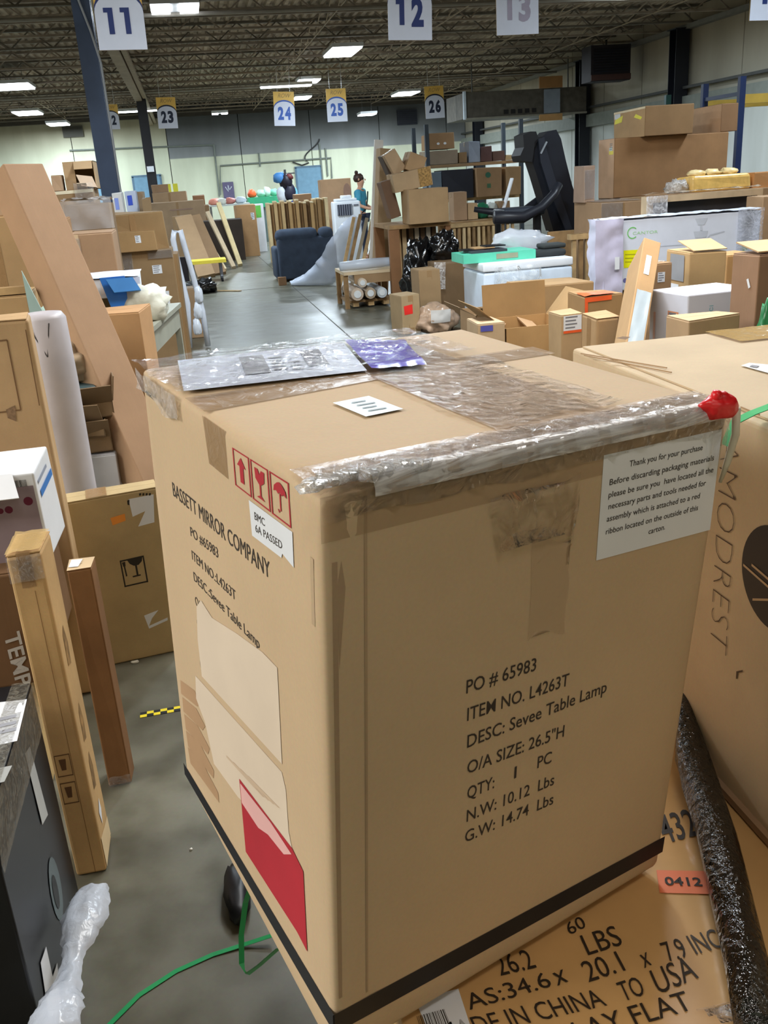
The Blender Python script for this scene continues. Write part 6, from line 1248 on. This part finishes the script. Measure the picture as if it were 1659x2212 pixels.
o = blob('film_bundle', (at(1478, 400, 9.8).x, 9.95, zz2), (.13, .12, .08), film_mat((216, 212, 208), .7, .1, 18), None, 3, .5, 4, 3); tag(o, 'crumpled clear film lump left of the amber bundle', 'plastic')
# framed dark panel
a, b = at(1392, 436, 9.0), at(1640, 410, 9.0); x0_, x1_ = a.x, b.x; zt_ = (at(1400, 425, 9.0).z+at(1630, 408, 9.0).z)/2; fr = empty('framed_panel', 'wide dark framed panel wrapped in film standing behind the white carton', 'panel', ((x0_+x1_)/2, 9.0, 0)); w = x1_-x0_
MB().box((0, .04, zt_/2), (w*.92, .03, zt_*.97)).build('dark_panel', plain((54, 54, 58), .35), fr); wf = plain((206, 180, 146), .5, vary=.1)
MB().box((0, 0, zt_-.03), (w, .14, .06)).build('frame_rail', wf, fr); MB().box((0, 0, .03), (w, .14, .06)).build('frame_rail', wf, fr); MB().box((-w/2+.03, 0, zt_/2), (.06, .14, zt_-.12)).build('frame_rail', wf, fr); MB().box((w/2-.03, 0, zt_/2), (.06, .14, zt_-.12)).build('frame_rail', wf, fr)
Ff_ = lambda u, v, o=0: Vector((-w/2+u*w, -.08-o, zt_*(.75+.25*v))); wrinkle(Ff_, -.02, 0, .16, 1.02, 8, 8, .02, 0, film_mat((226, 226, 232), .6, .1, 12), fr, 'plastic_film', 3, 9); wrinkle(lambda u, v, o=0: Vector((-w/2+u*w, -.08+.16*v, zt_+.01+o)), 0, 0, 1, 1, 20, 3, .02, 0, film_mat((226, 214, 196), .5, .1, 12), fr, 'plastic_film', 6, 9)
rc('rt1', (1650, 425), (1740, 420), 8.5, .3, 0, 'brown carton with a small white label at the right edge beside the dark framed panel', (184, 146, 106), tape=())
# white carton with green logo
a, b = at(1310, 474, 8.0), at(1644, 458, 8.0); b3 = at(1340, 628, 8.0); cz = b3.z; w = b.x-a.x; ztp = (a.z+b.z)/2
T['ksup'] = dict(x=(a.x+b.x)/2, y=8.2, z=0, w=w*.9, d=.34, h=cz-.002, yaw=0); carton('ksup', 'dark brown carton under the long white carton with green logo', (96, 70, 46), tape=())
T['kan'] = dict(x=(a.x+b.x)/2, y=8.13, z=cz, w=w, d=.26, h=ztp-cz, yaw=0); h = carton('kan', 'long white retail carton with a green ring logo and yellow sticker', name='retail_box', mat=plain((218, 224, 240), .45, vary=.03), tape=(), flaps=False, r=.01)
F_ = h.F('front'); g = lambda *q: fpuv(h, 'front', *q)
GR = plain((120, 200, 110), .5); c0 = g(1366, 503); rx_ = .036; asp = h.p['w']/h.p['h']
ring = []
for k in range(20):
    a0, a1 = R(45+k*13.5), R(45+(k+1)*13.5)
    ring.append([(c0[0]+r_*math.cos(t), c0[1]+r_*asp*math.sin(t)) for r_, t in ((.034, a0), (.034, a1), (.028, a1), (.028, a0))])
polys_on(F_, ring, GR, h.root, 'ring_logo', .002); text_on(F_, 'CANTOR', g(1366, 507), g(1420, 503), .04, plain((170, 216, 160), .5), h.root, off=.002)
poly_on(F_, [g(1347, 541), g(1380, 539), g(1380, 576), g(1347, 579)][::-1], plain((236, 236, 20), .5), h.root, 'yellow_sticker', .002); polys_on(F_, [[g(1350, 549+8*k), g(1376, 548+8*k), g(1376, 550+8*k), g(1350, 551+8*k)] for k in range(3)], plain((170, 166, 30), .6), h.root, 'sticker_print', .003)
polys_on(F_, [disc(F_, g(1350, 606), .014, 14, asp)], plain((110, 112, 170), .5), h.root, 'printed_mark', .002)
lg = plain((196, 202, 216), .5); polys_on(F_, [[g(1500, 472), g(1527, 470), g(1520, 485), g(1506, 486)], [g(1510, 486), g(1515, 486), g(1516, 498), g(1511, 498)], [g(1497, 500), g(1528, 498), g(1524, 512), g(1500, 514)], [g(1418, 531), g(1490, 526), g(1490, 528), g(1418, 533)], [g(1514, 528), g(1532, 506), g(1534, 507), g(1517, 530)], [g(1532, 506), g(1562, 498), g(1564, 500), g(1534, 509)]], lg, h.root, 'line_drawing', .002)
poly_on(F_, [g(1600, 525), g(1613, 522), g(1613, 542), g(1603, 543)][::-1], plain((176, 214, 140), .5), h.root, 'green_print', .002)
wrinkle(h.F('left'), -.1, -.05, 1.1, 1.03, 8, 16, .03, .015, plain((206, 206, 226), .35, vary=.06), h.root, 'foam_wrap', 3, 9); wrinkle(F_, .84, -.02, 1.01, 1.04, 10, 12, .012, .006, film_mat((220, 226, 244), .4, .1, 16), h.root, 'plastic_film', 3, 10); wrinkle(h.F('top'), -.02, -.05, 1.02, 1.05, 30, 5, .012, .006, plain((222, 228, 244), .35, vary=.03), h.root, 'foam_wrap', 3, 10)
wrinkle(F_, -.075, -.05, .10, 1.03, 8, 16, .018, .01, plain((196, 192, 216), .35, vary=.08), h.root, 'foam_wrap', 5, 9); poly_on(F_, rect(.045, .32, .075, .50), PAPER, h.root, 'sticker', .04)
# nearer right hand cluster behind the pale carton
rc('br1', (1135, 628), (1282, 604), 7.4, .5, 0, 'plain brown carton before the white freezer at its right end', (176, 138, 92), tape=())
pose('op1', (1012, 682), (1100, 676), 6.9, .45); T['op1']['x'] += .06; open_carton('op1', 'open brown carton with spread flaps before the white freezer', (180, 146, 106), (150, 60, None, 150), flap=.45)
pose('op2', (1092, 712), (1236, 694), 6.0, .5); open_carton('op2', 'nearest open tan carton with long raised flaps beside the lamp carton top', (192, 150, 96), (None, 130, 95, 140), flap=.5)
p = T['op1']; slab_o = empty('cardboard_sheet', 'stiff folded cardboard sheet leaning out of the nearest open tan carton', 'cardboard', (T['op2']['x'], T['op2']['y']+.0, T['op2']['h']*.72)); slab((-.36, .06, -.02), (.30, .26, .27), (.10, .02, -.02), .01, cardboard((206, 170, 130)), slab_o, 'sheet'); slab((-.06, .32, .25), (.20, -.20, -.24), (.10, .02, -.02), .01, cardboard((196, 160, 120)), slab_o, 'sheet')
q = at(1062, 712, 5.9); T['bl'] = dict(x=q.x+.0, y=6.05, z=0, w=.18, d=.3, h=at(1060, 700, 5.9).z, yaw=0); h = carton('bl', 'narrow pale carton with a purple blue printed square at the lamp carton rim', (196, 166, 128), tape=()); poly_on(h.F('front'), rect(.1, .93, .55, .985), plain((84, 86, 170), .5), h.root, 'printed_square', .003)
h = rc('orr', (1264, 645), (1345, 632), 5.6, .3, 0, 'carton edged with bright orange tape at the back of the near cluster', (170, 132, 84), tape=()); OT = plain((238, 98, 48), .35)
poly_on(h.F('front'), rect(0, .965, .7, 1.0), OT, h.root, 'orange_tape', .003); poly_on(h.F('front'), rect(0, .83, .08, .97), OT, h.root, 'orange_tape', .003); wrinkle(h.F('top'), 0, 0, .8, .5, 8, 4, .006, .006, OT, h.root, 'orange_tape', 3, 20)
q = at(1232, 700, 5.3); T['wl2'] = dict(x=q.x+.03, y=5.45, z=0, w=.14, d=.2, h=at(1232, 682, 5.3).z, yaw=0); h = carton('wl2', 'slim carton with white and orange shipping labels left of the orange taped carton', (190, 156, 112), tape=()); lined_label(h.F('front'), .1, .88, .95, .995, h.root, 3); poly_on(h.F('front'), rect(.1, .86, .95, .88), OT, h.root, 'orange_tape', .003)
rc('s1', (1288, 690), (1342, 680), 5.0, .22, 0, 'small square carton with rounded corners before the orange taped carton', (190, 152, 106), tape=('left',), r=.015)
h = lean_px('leaning_carton', 'narrow carton leaning right with a plastic pouch on its front edge', (1335, 880), (1392, 552), 4.35, 5.0, .10, .26, 0, (192, 152, 104), cat='box'); wrinkle(h.F('front'), .1, .45, .9, .78, 5, 10, .004, .003, plain((176, 190, 200), .2), h.root, 'plastic_pouch', 3, 30); poly_on(h.F('front'), rect(.3, .85, .6, .93), PAPER, h.root, 'sticker', .003)
h = rc('b1', (1412, 572), (1452, 564), 5.1, .2, 0, 'upright brown carton with a small white label right of the leaning narrow carton', (168, 130, 90), tape=('top',)); lab(h, 'front', 1420, 587, 1436, 610)
h = rc('b2', (1492, 548), (1568, 541), 5.3, .3, 0, 'upright carton with a grey tape band and ajar lid in the near cluster', (200, 162, 110), tape=()); F_ = h.F('left'); poly_on(F_, rect(.2, .84, .8, .985), plain((150, 154, 160), .35), h.root, 'grey_tape', .004)
poly_on(F_, rect(.1, .74, .6, .82), PAPER, h.root, 'sticker', .004); slab(h.F('top')(.1, 0, .01), h.F('top')(1.0, 0, .015)-h.F('top')(.1, 0, .01), (0, .2, .05), .005, cardboard((208, 172, 122)), h.root)
rc('b3', (1572, 556), (1640, 548), 5.7, .3, 0, 'plain orange brown carton behind the white ring logo box', (196, 148, 92), tape=())
q = pose('io', (1488, 640), (1640, 618), 4.5, .34, yaw=8); h = carton('io', 'white carton with a teal ring mark and small device picture on its end', name='retail_box', mat=plain((222, 226, 240), .45, vary=.02), tape=(), flaps=False, r=.008)
F_ = h.F('front'); g = lambda *q_: fpuv(h, 'front', *q_); TL_ = plain((90, 176, 190), .5); c0 = g(1535, 667); asp = h.p['w']/h.p['h']; sc_ = .026
ring = []
for k in range(22):
    a0, a1 = R(120+k*13.5), R(120+(k+1)*13.5); ring.append([(c0[0]+r_*math.cos(t), c0[1]+r_*asp*math.sin(t)) for r_, t in ((sc_, a0), (sc_, a1), (sc_*.72, a1), (sc_*.72, a0))])
polys_on(F_, ring+[rect(c0[0]-sc_*1.1, c0[1]+sc_*asp*1.35, c0[0]+sc_*1.1, c0[1]+sc_*asp*1.6)], TL_, h.root, 'ring_mark', .002)
F_ = h.F('left'); lined_label(F_, .50, .78, .78, .90, h.root, 3, plain((216, 150, 110), .5)); lined_label(F_, .54, .79, .74, .89, h.root, 3)
polys_on(F_, [[(.30, .52), (.52, .70), (.56, .70), (.42, .52)], [(.60, .52), (.56, .70), (.62, .68), (.76, .52)]], plain((60, 60, 74), .5), h.root, 'device_picture', .002); polys_on(F_, [rect(.12, .62, .18, .88)], plain((226, 190, 180), .5), h.root, 'print_band', .002)
h = rc('b4', (1640, 556), (1760, 540), 3.9, .22, 0, 'large near carton with a painted white glare mark at the right edge', (166, 128, 96), tape=('front',)); poly_on(h.F('left'), [fpuv(h, 'left', *q_) for q_ in ((1612, 605), (1616, 603), (1620, 622), (1616, 625))], WHITE, h.root, 'painted_glare', .003)  # small white patch painted on as glare
lb4 = h; slab(h.F('top')(.0, .05, .012), (.4, 0, .0), (.02, .22, .03), .006, cardboard((208, 170, 124)), h.root)
rc('b5', (1490, 692), (1600, 684), 3.75, .2, 0, 'low tan carton with a crushed corner before the white ring mark box', (206, 170, 128), tape=(), jit=.01)
o = blob('green_bag', (at(1672, 660, 3.5).x, 3.55, .0), (.06, .06, .60), plain((40, 120, 70), .25), None, 3, .12, 3, 4); o.location.z = 0; tag(o, 'shiny green bag at the right edge of the picture', 'bag')
